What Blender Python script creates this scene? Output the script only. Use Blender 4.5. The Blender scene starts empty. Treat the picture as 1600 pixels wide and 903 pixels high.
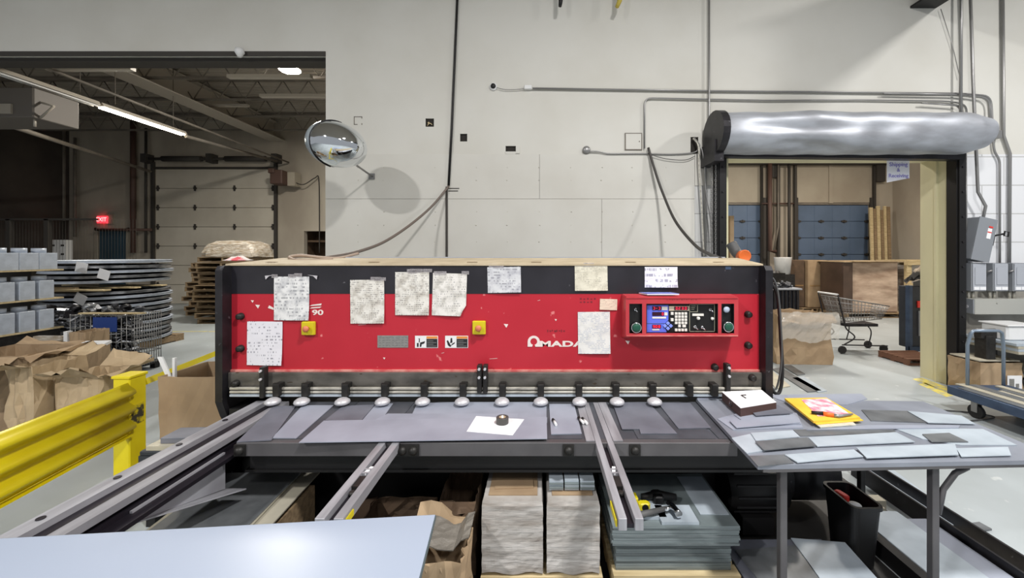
import bpy, bmesh, math, random
from mathutils import Vector, Matrix
random.seed(7)
SC = bpy.context.scene
COL = SC.collection
PI = math.pi
F, CX, HY, CZ = 600.0, 842.0, 395.0, 1.85      # focal length in px, vanishing point, eye height
def W(px, Y): return (px - CX) / F * Y
def H(py, Y): return CZ - (py - HY) / F * Y
def G(px, py, z):
    Y = (CZ - z) * F / (py - HY)
    return (W(px, Y), Y)

# ------------------------------------------------------------------ materials
def lin(c):
    return tuple(((v / 12.92) if v <= 0.04045 else ((v + 0.055) / 1.055) ** 2.4) for v in c)
def rgb(r, g, b): return lin((r / 255, g / 255, b / 255))
MATS = {}
def mat(name, c, rough=0.6, metal=0.0, c2=None, scale=3.0, bump=0.0, bscale=None, speck=None, speck_amt=0.62, emit=None, estr=0.0,
        stretch=None, alpha=1.0, coat=0.0, trans=0.0, spec=0.5, contrast=(0.35, 0.65), detail=5.0, specscale=30.0):
    if name in MATS: return MATS[name]
    m = bpy.data.materials.new(name); m.use_nodes = True
    nt = m.node_tree; N = nt.nodes; L = nt.links
    b = N['Principled BSDF']
    b.inputs['Base Color'].default_value = (*c, 1)
    b.inputs['Roughness'].default_value = rough
    b.inputs['Metallic'].default_value = metal
    b.inputs['Specular IOR Level'].default_value = spec
    if coat: b.inputs['Coat Weight'].default_value = coat
    if trans: b.inputs['Transmission Weight'].default_value = trans
    if alpha < 1: b.inputs['Alpha'].default_value = alpha
    tc = N.new('ShaderNodeTexCoord'); mp = N.new('ShaderNodeMapping')
    L.new(tc.outputs['Object'], mp.inputs['Vector'])
    if stretch: mp.inputs['Scale'].default_value = stretch
    nz = N.new('ShaderNodeTexNoise'); nz.inputs['Scale'].default_value = scale; nz.inputs['Detail'].default_value = detail
    L.new(mp.outputs[0], nz.inputs['Vector'])
    out = None
    if c2:
        cr = N.new('ShaderNodeValToRGB')
        cr.color_ramp.elements[0].position = contrast[0]; cr.color_ramp.elements[0].color = (*c, 1)
        cr.color_ramp.elements[1].position = contrast[1]; cr.color_ramp.elements[1].color = (*c2, 1)
        L.new(nz.outputs['Fac'], cr.inputs['Fac']); out = cr.outputs['Color']
    if speck:
        n2 = N.new('ShaderNodeTexNoise'); n2.inputs['Scale'].default_value = specscale; n2.inputs['Detail'].default_value = 6
        L.new(mp.outputs[0], n2.inputs['Vector'])
        r2 = N.new('ShaderNodeValToRGB'); r2.color_ramp.elements[0].position = speck_amt; r2.color_ramp.elements[1].position = speck_amt + 0.04
        L.new(n2.outputs['Fac'], r2.inputs['Fac'])
        mx = N.new('ShaderNodeMix'); mx.data_type = 'RGBA'
        L.new(r2.outputs['Color'], mx.inputs[0])
        if out: L.new(out, mx.inputs[6])
        else: mx.inputs[6].default_value = (*c, 1)
        mx.inputs[7].default_value = (*speck, 1); out = mx.outputs[2]
    if out: L.new(out, b.inputs['Base Color'])
    if bump:
        nb = N.new('ShaderNodeTexNoise'); nb.inputs['Scale'].default_value = bscale or scale * 4; nb.inputs['Detail'].default_value = 4
        L.new(mp.outputs[0], nb.inputs['Vector'])
        bp = N.new('ShaderNodeBump'); bp.inputs['Strength'].default_value = bump; bp.inputs['Distance'].default_value = 0.02
        L.new(nb.outputs['Fac'], bp.inputs['Height']); L.new(bp.outputs['Normal'], b.inputs['Normal'])
    if emit:
        b.inputs['Emission Color'].default_value = (*emit, 1); b.inputs['Emission Strength'].default_value = estr
    MATS[name] = m
    return m

def brick_mat(name, c, mortar, bw, bh, ms=0.008, rough=0.7, c2=None):
    m = mat(name, c, rough)
    nt = m.node_tree; N = nt.nodes; L = nt.links; b = N['Principled BSDF']
    tc = N.new('ShaderNodeTexCoord'); sx = N.new('ShaderNodeSeparateXYZ'); cx = N.new('ShaderNodeCombineXYZ')
    L.new(tc.outputs['Object'], sx.inputs[0]); L.new(sx.outputs['X'], cx.inputs['X']); L.new(sx.outputs['Z'], cx.inputs['Y'])
    br = N.new('ShaderNodeTexBrick'); br.inputs['Scale'].default_value = 1; br.inputs['Brick Width'].default_value = bw
    br.inputs['Row Height'].default_value = bh; br.inputs['Mortar Size'].default_value = ms
    br.inputs['Color1'].default_value = (*c, 1); br.inputs['Color2'].default_value = (*(c2 or c), 1); br.inputs['Mortar'].default_value = (*mortar, 1)
    L.new(cx.outputs[0], br.inputs['Vector']); L.new(br.outputs['Color'], b.inputs['Base Color'])
    bp = N.new('ShaderNodeBump'); bp.inputs['Strength'].default_value = 0.4; bp.inputs['Distance'].default_value = 0.01; bp.invert = True
    L.new(br.outputs['Fac'], bp.inputs['Height']); L.new(bp.outputs['Normal'], b.inputs['Normal'])
    return m

def paper_mat(name, base, ink, rows=55.0, cols=120.0, thresh=0.5, dirt=None, axis='Z', margin=0.012):
    """paper with rows of faint illegible marks"""
    if name in MATS: return MATS[name]
    m = mat(name, base, 0.75)
    nt = m.node_tree; N = nt.nodes; L = nt.links; b = N['Principled BSDF']
    tc = N.new('ShaderNodeTexCoord'); sx = N.new('ShaderNodeSeparateXYZ'); L.new(tc.outputs['Object'], sx.inputs[0])
    def M(op, a, bb=None):
        n = N.new('ShaderNodeMath'); n.operation = op
        for i, v in enumerate((a, bb)):
            if v is None: continue
            if isinstance(v, (int, float)): n.inputs[i].default_value = v
            else: L.new(v, n.inputs[i])
        return n.outputs[0]
    v = sx.outputs[axis]; u = sx.outputs['X']
    r = M('MULTIPLY', v, rows); fr = M('FRACT', r); fl = M('FLOOR', r)
    line = M('LESS_THAN', fr, 0.5)
    cx = N.new('ShaderNodeCombineXYZ'); L.new(M('MULTIPLY', u, cols), cx.inputs['X']); L.new(M('MULTIPLY', fl, 7.31), cx.inputs['Y'])
    nz = N.new('ShaderNodeTexNoise'); nz.inputs['Scale'].default_value = 1.0; nz.inputs['Detail'].default_value = 2; L.new(cx.outputs[0], nz.inputs['Vector'])
    n2 = N.new('ShaderNodeTexNoise'); n2.inputs['Scale'].default_value = 14.0; n2.inputs['Detail'].default_value = 2; L.new(tc.outputs['Object'], n2.inputs['Vector'])
    w = M('GREATER_THAN', nz.outputs['Fac'], thresh); w2 = M('GREATER_THAN', n2.outputs['Fac'], 0.47)
    mask = M('MULTIPLY', M('MULTIPLY', M('MULTIPLY', line, w), w2), 0.62)
    mx = N.new('ShaderNodeMix'); mx.data_type = 'RGBA'; L.new(mask, mx.inputs[0])
    n3 = N.new('ShaderNodeTexNoise'); n3.inputs['Scale'].default_value = 18.0; n3.inputs['Detail'].default_value = 5; L.new(tc.outputs['Object'], n3.inputs['Vector'])
    cr = N.new('ShaderNodeValToRGB'); cr.color_ramp.elements[0].position = 0.42; cr.color_ramp.elements[1].position = 0.62
    cr.color_ramp.elements[0].color = (*base, 1); cr.color_ramp.elements[1].color = (*(dirt or base), 1)
    L.new(n3.outputs['Fac'], cr.inputs['Fac']); L.new(cr.outputs['Color'], mx.inputs[6]); mx.inputs[7].default_value = (*ink, 1)
    L.new(mx.outputs[2], b.inputs['Base Color'])
    return m

WHITEWALL = mat('white_wall_paint', rgb(214, 212, 205), 0.75, c2=rgb(204, 201, 192), scale=0.9, bump=0.08, bscale=6, contrast=(0.4, 0.75))
PANELWALL = mat('white_board_paint', rgb(212, 210, 203), 0.7, c2=rgb(203, 200, 192), scale=1.3, bump=0.06, bscale=5, contrast=(0.35, 0.7))
BLOCKWALL = brick_mat('white_block_paint', rgb(224, 225, 228), rgb(188, 188, 188), 0.62, 0.40, 0.008, 0.6)
BLOCKGREY = brick_mat('grey_block', rgb(190, 190, 188), rgb(150, 150, 148), 0.28, 0.40, 0.006, 0.8, c2=rgb(205, 205, 204))
BLOCKLOW = mat('dirty_block_paint', rgb(170, 166, 158), 0.8, c2=rgb(148, 144, 135), scale=3)
BEIGE = mat('beige_wall', rgb(184, 175, 160), 0.85, c2=rgb(160, 150, 136), scale=0.8, bump=0.1, stretch=(1, 1, 0.5))
BEIGE2 = mat('grey_beige_wall', rgb(176, 168, 152), 0.85, c2=rgb(160, 150, 135), scale=0.7, bump=0.1)
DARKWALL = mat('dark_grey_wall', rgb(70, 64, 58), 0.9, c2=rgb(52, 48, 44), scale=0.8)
CONCRETE = mat('painted_concrete', rgb(174, 181, 184), 0.42, c2=rgb(154, 160, 161), scale=1.1, bump=0.04, bscale=20, contrast=(0.3, 0.7), detail=9, speck=rgb(190, 194, 194), speck_amt=0.66, specscale=6)
YELLOWLINE = mat('worn_yellow_floor_paint', rgb(214, 198, 96), 0.6, c2=rgb(170, 168, 140), scale=14, contrast=(0.45, 0.62))
CREAM = mat('cream_paint', rgb(222, 216, 178), 0.5, c2=rgb(206, 200, 166), scale=2.2, stretch=(1, 1, .3))
BLACKM = mat('black_metal', rgb(22, 21, 22), 0.5, 0.2)
BLACKW = mat('worn_black_metal', rgb(30, 29, 32), 0.42, 0.35, c2=rgb(44, 42, 46), scale=9, speck=rgb(85, 85, 90), speck_amt=0.68, specscale=24)
BAND = mat('black_band_paint', rgb(30, 28, 33), 0.38, 0.0, c2=rgb(40, 38, 44), scale=4, speck=rgb(100, 98, 102), speck_amt=0.705, specscale=16)
RED = mat('red_machine_paint', rgb(186, 42, 56), 0.42, c2=rgb(174, 34, 48), scale=1.6, speck=rgb(214, 120, 120), speck_amt=0.70, specscale=14, contrast=(0.3, 0.7), spec=0.35)
REDP = mat('red_console_paint', rgb(190, 60, 68), 0.42, c2=rgb(180, 50, 58), scale=6)
PINK = mat('worn_pink_edge', rgb(220, 150, 140), 0.5, c2=rgb(200, 90, 90), scale=12)
KNIFE = mat('oily_grey_steel', rgb(112, 108, 102), 0.5, 0.4, c2=rgb(72, 70, 66), scale=5, stretch=(1, 1, 2.5), contrast=(0.35, 0.7), speck=rgb(70, 60, 50), speck_amt=0.66, specscale=12)
TAN = mat('dusty_tan_top', rgb(196, 180, 152), 0.7, c2=rgb(176, 160, 132), scale=6)
RAILW = mat('pale_painted_slat', rgb(206, 202, 190), 0.4, 0.3, c2=rgb(140, 136, 128), scale=10, stretch=(1, 1, 4), contrast=(0.4, 0.8))
CHROME = mat('chrome', rgb(225, 228, 232), 0.16, 1.0)
PAD = mat('pale_steel_pad', rgb(200, 200, 204), 0.4, 0.3)
DARKCAST = mat('dark_cast_iron', rgb(40, 39, 38), 0.5, 0.5, c2=rgb(54, 52, 50), scale=20)
BEDM = mat('dark_bed_steel', rgb(84, 87, 94), 0.5, 0.1, c2=rgb(66, 68, 74), scale=4, bump=0.03, spec=0.35)
APRON = mat('dull_grey_apron', rgb(98, 96, 98), 0.5, 0.2, c2=rgb(78, 76, 78), scale=3)
ARM = mat('brushed_arm_steel', rgb(170, 170, 176), 0.45, 0.2, c2=rgb(138, 137, 142), scale=3, stretch=(6, 0.8, 1))
ARMD = mat('dark_arm_groove', rgb(46, 42, 50), 0.4, 0.6)
SHEETA = mat('blue_grey_sheet', rgb(162, 168, 182), 0.42, 0.1, c2=rgb(146, 151, 165), scale=3)
SHEETB = mat('dark_grey_sheet', rgb(118, 121, 132), 0.44, 0.1, c2=rgb(102, 104, 114), scale=4)
SHEETC = mat('pale_galvanized_sheet', rgb(184, 194, 203), 0.42, 0.1, c2=rgb(166, 176, 185), scale=5)
SHEETD = mat('mottled_dark_sheet', rgb(122, 125, 128), 0.36, 0.2, c2=rgb(96, 99, 102), scale=6)
SHEETE = mat('beige_grey_sheet', rgb(196, 190, 172), 0.5, 0.2, c2=rgb(178, 172, 156), scale=5)
STACKM = mat('stacked_sheet_edge', rgb(132, 142, 144), 0.42, 0.15, c2=rgb(112, 122, 124), scale=6, stretch=(1, 1, 12))
STACKD = mat('stacked_sheet_edge_dark', rgb(96, 106, 108), 0.42, 0.15, c2=rgb(120, 128, 130), scale=6, stretch=(1, 1, 12))
COVER = mat('pale_blue_panel', rgb(158, 168, 186), 0.32, 0.0, coat=0.0, spec=0.35)
COVERE = mat('panel_edge', rgb(90, 104, 108), 0.4, 0.3)
GALV = mat('galvanized_steel', rgb(196, 204, 216), 0.4, 0.15, c2=rgb(178, 186, 198), scale=12)
ROLLM = mat('dented_galvanized_hood', rgb(188, 192, 200), 0.46, 0.5, c2=rgb(162, 164, 170), scale=2.5, stretch=(1, 3, 3))
CONDUIT = mat('galvanized_conduit', rgb(150, 149, 148), 0.38, 0.6)
GREYBOX = mat('grey_electrical_paint', rgb(140, 144, 150), 0.45, 0.1)
GREYBOXL = mat('pale_electrical_paint', rgb(176, 180, 188), 0.45, 0.1)
YEL = mat('yellow_guard_paint', rgb(232, 214, 24), 0.38, c2=rgb(222, 200, 16), scale=5)
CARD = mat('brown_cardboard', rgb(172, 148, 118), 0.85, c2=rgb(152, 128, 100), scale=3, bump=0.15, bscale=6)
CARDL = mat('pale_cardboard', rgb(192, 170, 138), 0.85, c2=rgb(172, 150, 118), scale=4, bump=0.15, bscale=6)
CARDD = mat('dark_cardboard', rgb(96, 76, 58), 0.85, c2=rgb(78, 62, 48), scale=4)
WOOD = mat('pale_pallet_wood', rgb(208, 190, 150), 0.75, c2=rgb(180, 160, 120), scale=4, stretch=(1, 8, 8))
WOODD = mat('old_pallet_wood', rgb(150, 128, 98), 0.8, c2=rgb(118, 98, 74), scale=5, stretch=(1, 8, 8))
WRAP = mat('stretch_wrap', rgb(200, 196, 192), 0.24, 0.0, c2=rgb(150, 142, 134), scale=2.6, stretch=(1.2, 1.2, 7), bump=0.3, bscale=7, coat=0.6, contrast=(0.38, 0.66))
WRAPB = mat('wrapped_brown_load', rgb(214, 192, 172), 0.28, 0.0, c2=rgb(160, 136, 118), scale=1.6, stretch=(1, 1, 3), bump=0.4, bscale=5, coat=0.4)
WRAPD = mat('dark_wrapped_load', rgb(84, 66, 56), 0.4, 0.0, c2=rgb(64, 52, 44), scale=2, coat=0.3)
BLUEDOOR = mat('blue_door_paint', rgb(94, 113, 140), 0.55, c2=rgb(84, 102, 126), scale=1.2)
DKDOOR = mat('dark_blue_door', rgb(54, 78, 92), 0.55)
DOCKDOOR = mat('beige_dock_door', rgb(205, 198, 184), 0.6, c2=rgb(192, 184, 170), scale=1.0)
RUST = mat('brown_pipe', rgb(84, 62, 54), 0.6)
BLUEST = mat('blue_steel_paint', rgb(66, 84, 110), 0.45, 0.2, c2=rgb(52, 66, 90), scale=6)
HANDLE = mat('worn_blue_grey_tube', rgb(130, 144, 160), 0.35, 0.4)
RUBBER = mat('dark_rubber', rgb(34, 33, 33), 0.7)
RUBBERG = mat('grey_rubber', rgb(84, 84, 84), 0.6)
PLWHITE = mat('white_plastic', rgb(226, 226, 226), 0.45)
WHITEP = mat('white_paper_plain', rgb(238, 238, 240), 0.7)
PALEY = mat('golden_envelope', rgb(238, 196, 72), 0.65, c2=rgb(228, 182, 56), scale=8)
PINKP = mat('pink_print', rgb(222, 130, 150), 0.7, c2=rgb(240, 232, 230), scale=16, contrast=(0.4, 0.6))
ORANGE = mat('orange_plastic', rgb(224, 108, 42), 0.45)
TAPE = mat('clear_tape', rgb(190, 184, 186), 0.2, alpha=0.32, bump=0.6, bscale=60)
BLUELCD = mat('blue_control_face', rgb(96, 112, 222), 0.4)
BLUEKEY = mat('blue_keys', rgb(132, 150, 236), 0.4)
LEDR = mat('red_led_segments', rgb(200, 40, 60), 0.4, emit=rgb(220, 40, 70), estr=0.9)
LEDBG = mat('dark_led_window', rgb(52, 14, 34), 0.2)
KEYW = mat('white_keys', rgb(226, 222, 214), 0.5)
GREENB = mat('green_push_button', rgb(24, 78, 60), 0.4)
YBOX = mat('yellow_box', rgb(206, 190, 26), 0.45)
REDB = mat('faded_red_button', rgb(206, 120, 84), 0.45)
PLATE = mat('engraved_plate', rgb(152, 150, 146), 0.45, 0.3, c2=rgb(130, 128, 124), scale=40, stretch=(1, 1, 5))
LOGOW = mat('logo_white', rgb(226, 214, 208), 0.5)
GLOW = mat('lamp_tube_glow', rgb(255, 250, 235), 0.5, emit=rgb(255, 246, 226), estr=14)
GLOWH = mat('high_bay_glow', rgb(255, 255, 250), 0.5, emit=rgb(255, 252, 245), estr=40)
EXITG = mat('exit_glow', rgb(230, 60, 70), 0.5, emit=rgb(255, 50, 62), estr=1.6)
EXITW = mat('exit_letters', rgb(255, 170, 170), 0.5, emit=rgb(255, 150, 150), estr=1.6)
DECK = mat('roof_deck', rgb(150, 142, 130), 0.7)
STEELP = mat('dusty_steel', rgb(128, 120, 110), 0.65, c2=rgb(104, 98, 90), scale=2)
STEELD = mat('dark_dusty_steel', rgb(60, 56, 52), 0.7)
STRIPH = mat('lamp_housing', rgb(176, 168, 156), 0.5)
SCRAPM = mat('scrap_metal', rgb(160, 162, 166), 0.3, 0.5, c2=rgb(84, 86, 92), scale=6)
SCRAPW = mat('scrap_white', rgb(225, 226, 230), 0.5)
BLUELAB = mat('blue_label', rgb(38, 64, 130), 0.5)
REDTAG = mat('red_tag', rgb(226, 60, 52), 0.5)
DARKBODY = mat('dark_cabinet', rgb(52, 56, 64), 0.45, 0.2, c2=rgb(42, 45, 52), scale=5)
TRASHB = mat('black_plastic', rgb(24, 24, 25), 0.5)
BAG = mat('crinkled_plastic_bag', rgb(196, 188, 176), 0.25, c2=rgb(150, 134, 112), scale=7, bump=0.8, bscale=12, coat=0.4, stretch=(1, 1, 4))
DARKHOLE = mat('dark_recess', rgb(46, 42, 38), 0.9)
SIGNW = mat('white_sign', rgb(248, 248, 255), 0.5)
SIGNB = mat('violet_sign_letters', rgb(150, 144, 214), 0.6)
INKM = mat('black_ink', rgb(30, 30, 32), 0.6)
LORANGE = mat('orange_label_strip', rgb(220, 138, 60), 0.6)

# ------------------------------------------------------------------ mesh builder
class MB:
    def __init__(s, xf=None):
        s.v = []; s.f = []; s.mi = []; s.xf = xf or Matrix.Identity(4); s.smooth = []
    def add(s, vs, fs, m=0, sm=False):
        n = len(s.v)
        s.v += [s.xf @ Vector(p) for p in vs]
        for f in fs:
            s.f.append([i + n for i in f]); s.mi.append(m); s.smooth.append(sm)
        return s
    def box(s, x0, x1, y0, y1, z0, z1, m=0, rot=0.0, c=0.0):
        """box; rot about Z at its centre; c chamfers the upright and top edges a little"""
        cx, cy = (x0 + x1) / 2, (y0 + y1) / 2
        hx, hy = abs(x1 - x0) / 2, abs(y1 - y0) / 2
        if c <= 0:
            P = [(sx * hx, sy * hy) for sx, sy in ((-1, -1), (1, -1), (1, 1), (-1, 1))]
            rings = [(P, z0), (P, z1)]
        else:
            c = min(c, hx * .9, hy * .9, (z1 - z0) * .45)
            def oct_(a):
                return [(-hx + c + a, -hy + a), (hx - c - a, -hy + a), (hx - a, -hy + c + a), (hx - a, hy - c - a), (hx - c - a, hy - a), (-hx + c + a, hy - a), (-hx + a, hy - c - a), (-hx + a, -hy + c + a)]
            rings = [(oct_(c * .6), z0), (oct_(0), z0 + c * .6), (oct_(0), z1 - c * .6), (oct_(c * .6), z1)]
        cr, sr = math.cos(rot), math.sin(rot)
        vs = []; n = len(rings[0][0])
        for P, z in rings:
            vs += [(cx + x * cr - y * sr, cy + x * sr + y * cr, z) for x, y in P]
        fs = [list(range(n))[::-1], list(range((len(rings) - 1) * n, len(rings) * n))]
        for k in range(len(rings) - 1):
            for i in range(n):
                j = (i + 1) % n
                fs.append([k * n + i, k * n + j, (k + 1) * n + j, (k + 1) * n + i])
        return s.add(vs, fs, m)
    def prism(s, pts, axis, a0, a1, m=0, sm=False):
        """pts 2D polygon extruded along axis ('x': (y,z), 'y': (x,z), 'z': (x,y))"""
        def q(p, a):
            return {'x': (a, p[0], p[1]), 'y': (p[0], a, p[1]), 'z': (p[0], p[1], a)}[axis]
        n = len(pts)
        vs = [q(p, a0) for p in pts] + [q(p, a1) for p in pts]
        fs = [list(range(n))[::-1], list(range(n, 2 * n))]
        s.add(vs, fs, m)
        k = len(s.v) - 2 * n
        for i in range(n):
            j = (i + 1) % n
            s.f.append([k + i, k + j, k + n + j, k + n + i]); s.mi.append(m); s.smooth.append(sm)
        return s
    def slab(s, p0, p1, p2, p3, t, m=0):
        a, b, c, d = map(Vector, (p0, p1, p2, p3))
        nrm = (b - a).cross(d - a).normalized() * t
        vs = [a, b, c, d, a + nrm, b + nrm, c + nrm, d + nrm]
        return s.add(vs, [(3, 2, 1, 0), (4, 5, 6, 7), (0, 1, 5, 4), (1, 2, 6, 5), (2, 3, 7, 6), (3, 0, 4, 7)], m)
    def tube(s, path, r, seg=8, m=0, closed=False):
        P = [Vector(p) for p in path]; n = len(P)
        up = None; rings = []
        for i in range(n):
            if closed: t = P[(i + 1) % n] - P[i - 1]
            else: t = (P[min(i + 1, n - 1)] - P[max(i - 1, 0)])
            t.normalize()
            if up is None:
                up = Vector((0, 0, 1)) if abs(t.z) < 0.9 else Vector((1, 0, 0))
            a = t.cross(up)
            if a.length < 1e-4: a = t.cross(Vector((0.3, 1, 0.2)))
            a.normalize(); up = a.cross(t).normalized()
            rr = r[i] if isinstance(r, (list, tuple)) else r
            rings.append([P[i] + (a * math.cos(2 * PI * k / seg) + up * math.sin(2 * PI * k / seg)) * rr for k in range(seg)])
        vs = [p for R in rings for p in R]; fs = []
        for i in range(n if closed else n - 1):
            for k in range(seg):
                j = (k + 1) % seg; i2 = (i + 1) % n
                fs.append([i * seg + k, i * seg + j, i2 * seg + j, i2 * seg + k])
        s.add(vs, fs, m, True)
        if not closed:
            base = len(s.v) - n * seg
            s.f.append([base + k for k in range(seg)]); s.mi.append(m); s.smooth.append(False)
            s.f.append([base + (n - 1) * seg + k for k in range(seg)][::-1]); s.mi.append(m); s.smooth.append(False)
        return s
    def cyl(s, p0, p1, r, r2=None, seg=20, m=0):
        return s.tube([p0, p1], [r, r if r2 is None else r2], seg, m)
    def lathe(s, prof, c, axis='z', seg=28, m=0, sx=1.0, sy=1.0):
        """prof [(r,h)] around axis through c"""
        vs = []; fs = []; n = len(prof); c = Vector(c)
        for (r, h) in prof:
            for k in range(seg):
                a = 2 * PI * k / seg; x, y = r * math.cos(a) * sx, r * math.sin(a) * sy
                vs.append(c + Vector({'z': (x, y, h), 'y': (x, h, y), 'x': (h, x, y)}[axis]))
        for i in range(n - 1):
            for k in range(seg):
                j = (k + 1) % seg
                fs.append([i * seg + k, i * seg + j, (i + 1) * seg + j, (i + 1) * seg + k])
        s.add(vs, fs, m, True)
        base = len(s.v) - n * seg
        if prof[0][0] > 1e-5: s.f.append([base + k for k in range(seg)]); s.mi.append(m); s.smooth.append(False)
        if prof[-1][0] > 1e-5: s.f.append([base + (n - 1) * seg + k for k in range(seg)]); s.mi.append(m); s.smooth.append(False)
        return s
    def build(s, name, mats, parent=None):
        if not isinstance(mats, (list, tuple)): mats = [mats]
        xs = [p.x for p in s.v]; ys = [p.y for p in s.v]; zs = [p.z for p in s.v]
        o = Vector(((min(xs) + max(xs)) / 2, (min(ys) + max(ys)) / 2, min(zs)))
        me = bpy.data.meshes.new(name)
        me.from_pydata([p - o for p in s.v], [], s.f)
        for mm in mats: me.materials.append(mm)
        me.polygons.foreach_set('material_index', s.mi)
        me.polygons.foreach_set('use_smooth', s.smooth)
        bm = bmesh.new(); bm.from_mesh(me); bmesh.ops.recalc_face_normals(bm, faces=bm.faces); bm.to_mesh(me); bm.free()
        me.validate(); me.update()
        ob = bpy.data.objects.new(name, me); COL.objects.link(ob); ob.location = o
        WL[ob.name] = o.copy()
        if parent: attach(ob, parent)
        return ob
WL = {}
def attach(ob, parent):
    ob.parent = parent
    ob.matrix_parent_inverse = Matrix.Translation(-WL[parent.name])
def tag(o, label, cat, group=None):
    o['label'] = label; o['category'] = cat
    if group: o['group'] = group
    return o
def thing(name, label, cat, loc, group=None):
    o = bpy.data.objects.new(name, None); COL.objects.link(o); o.location = loc; o.empty_display_size = 0.1
    WL[o.name] = Vector(loc)
    return tag(o, label, cat, group)
def struct(o):
    o['kind'] = 'structure'; return o
def dup(root, loc, label=None, rotz=0.0, group=None):
    r = root.copy(); COL.objects.link(r); WL[r.name] = WL[root.name].copy()
    r.location = loc; r.rotation_euler = (0, 0, rotz)
    if label: r['label'] = label
    if group: r['group'] = group
    for ch in list(root.children):
        c = ch.copy(); COL.objects.link(c); c.parent = r; c.matrix_parent_inverse = ch.matrix_parent_inverse.copy(); WL[c.name] = WL[ch.name]
        for g in list(ch.children):
            d = g.copy(); COL.objects.link(d); d.parent = c; d.matrix_parent_inverse = g.matrix_parent_inverse.copy()
    return r
def text_mesh(txt, size, bold=0.0, sx=1.0, depth=0.001, spacing=1.0):
    cu = bpy.data.curves.new('t', 'FONT'); cu.body = txt; cu.size = size; cu.extrude = depth; cu.offset = bold
    cu.align_x = 'CENTER'; cu.align_y = 'CENTER'; cu.space_character = spacing
    ob = bpy.data.objects.new('t', cu); COL.objects.link(ob)
    dg = bpy.context.evaluated_depsgraph_get(); me = bpy.data.meshes.new_from_object(ob.evaluated_get(dg))
    vs = [Vector((v.co.x * sx, -v.co.z, v.co.y)) for v in me.vertices]    # stands up, faces -Y
    fs = [list(p.vertices) for p in me.polygons]
    bpy.data.objects.remove(ob); bpy.data.curves.remove(cu); bpy.data.meshes.remove(me)
    return vs, fs
def put_text(mb, txt, x, y, z, size, m=0, **k):
    vs, fs = text_mesh(txt, size, **k)
    mb.add([v + Vector((x, y, z)) for v in vs], fs, m)
def smooth_path(pts, n=8):
    """Catmull-Rom through the points"""
    P = [Vector(p) for p in pts]; P = [2 * P[0] - P[1]] + P + [2 * P[-1] - P[-2]]; out = []
    for i in range(1, len(P) - 2):
        for k in range(n):
            t = k / n; a, b, c, d = P[i - 1], P[i], P[i + 1], P[i + 2]
            out.append(0.5 * ((2 * b) + (c - a) * t + (2 * a - 5 * b + 4 * c - d) * t * t + (3 * b - a - 3 * c + d) * t ** 3))
    out.append(P[-2]); return out
def holes_boxes(mb, x0, x1, z0, z1, y0, y1, holes, m=0):
    xs = sorted({x0, x1, *[h[0] for h in holes], *[h[1] for h in holes]}); xs = [x for x in xs if x0 <= x <= x1]
    zs = sorted({z0, z1, *[h[2] for h in holes], *[h[3] for h in holes]}); zs = [z for z in zs if z0 <= z <= z1]
    for j in range(len(zs) - 1):
        run = None
        for i in range(len(xs) - 1):
            cx, cz = (xs[i] + xs[i + 1]) / 2, (zs[j] + zs[j + 1]) / 2
            solid = not any(h[0] < cx < h[1] and h[2] < cz < h[3] for h in holes)
            if solid and run is None: run = xs[i]
            if (not solid or i == len(xs) - 2) and run is not None:
                e = xs[i + 1] if solid else xs[i]
                mb.box(run, e, y0, y1, zs[j], zs[j + 1], m); run = None

# ================================================================== THE SETTING
YW = 5.40                                   # face of the dividing wall
XL = W(509, YW); ZL = H(84, YW)             # left opening: edge and head
XR0, XR1, ZR = W(1133, YW), 5.74, H(240, YW)
TOPZ = 7.0
m = MB(); m.box(-17, 15, -5, 14.2, -0.15, 0.0); struct(m.build('floor', CONCRETE))

# small recesses cut into the painted wall
small = []
for a, b, c, d in ((665, 678, 185, 198), (719, 730, 209, 221), (790, 806, 228, 238), (1079, 1091, 214, 240)):
    small.append((W(a, YW), W(b, YW), H(d, YW), H(c, YW)))
ZS = H(241, YW)                              # seam between the upper wall and the boards below
m = MB()
holes = [(-17, XL, -1, ZL), (XR0, XR1, -1, ZR)]
holes_boxes(m, -17, 9, 0, TOPZ, YW + 0.03, YW + 0.34, holes)
holes_boxes(m, -17, 9, ZS, TOPZ, YW, YW + 0.03, holes + small)
xb = XR1
# lower boards with open joints, the rest is block
jx = [XL, W(843, YW), W(1085, YW)]
z3 = H(311, YW)
g = 0.0022
for i in range(2): m.box(jx[i] + g, jx[i + 1] - g, YW - 0.012, YW + 0.03, z3 + g, ZS - g, 1)
jx2 = [XL, W(940, YW), W(1085, YW)]
for i in range(2): m.box(jx2[i] + g, jx2[i + 1] - g, YW - 0.012, YW + 0.03, 0.0, z3 - g, 1)
m.box(W(1085, YW) + g, W(1118, YW), YW - 0.012, YW + 0.03, H(290, YW), ZS - g, 1)
m.box(W(1085, YW), XR0, YW, YW + 0.03, 0, H(290, YW), 3)
m.box(XR1, 9, YW, YW + 0.03, H(412, YW), ZS, 2)
m.box(XR1, 9, YW, YW + 0.03, 0, H(412, YW), 4)
# screw heads in the boards
for px in (745, 793, 843, 892, 940, 988, 1040, 560, 600, 680):
    for py in (262, 282, 331, 352, 378):
        m.cyl((W(px + random.uniform(-2, 2), YW), YW - 0.0135, H(py, YW)), (W(px, YW), YW - 0.012, H(py, YW)), 0.006, seg=8, m=5)
struct(m.build('wall_back', [WHITEWALL, PANELWALL, BLOCKWALL, BLOCKGREY, BLOCKLOW, RAILW]))
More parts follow.
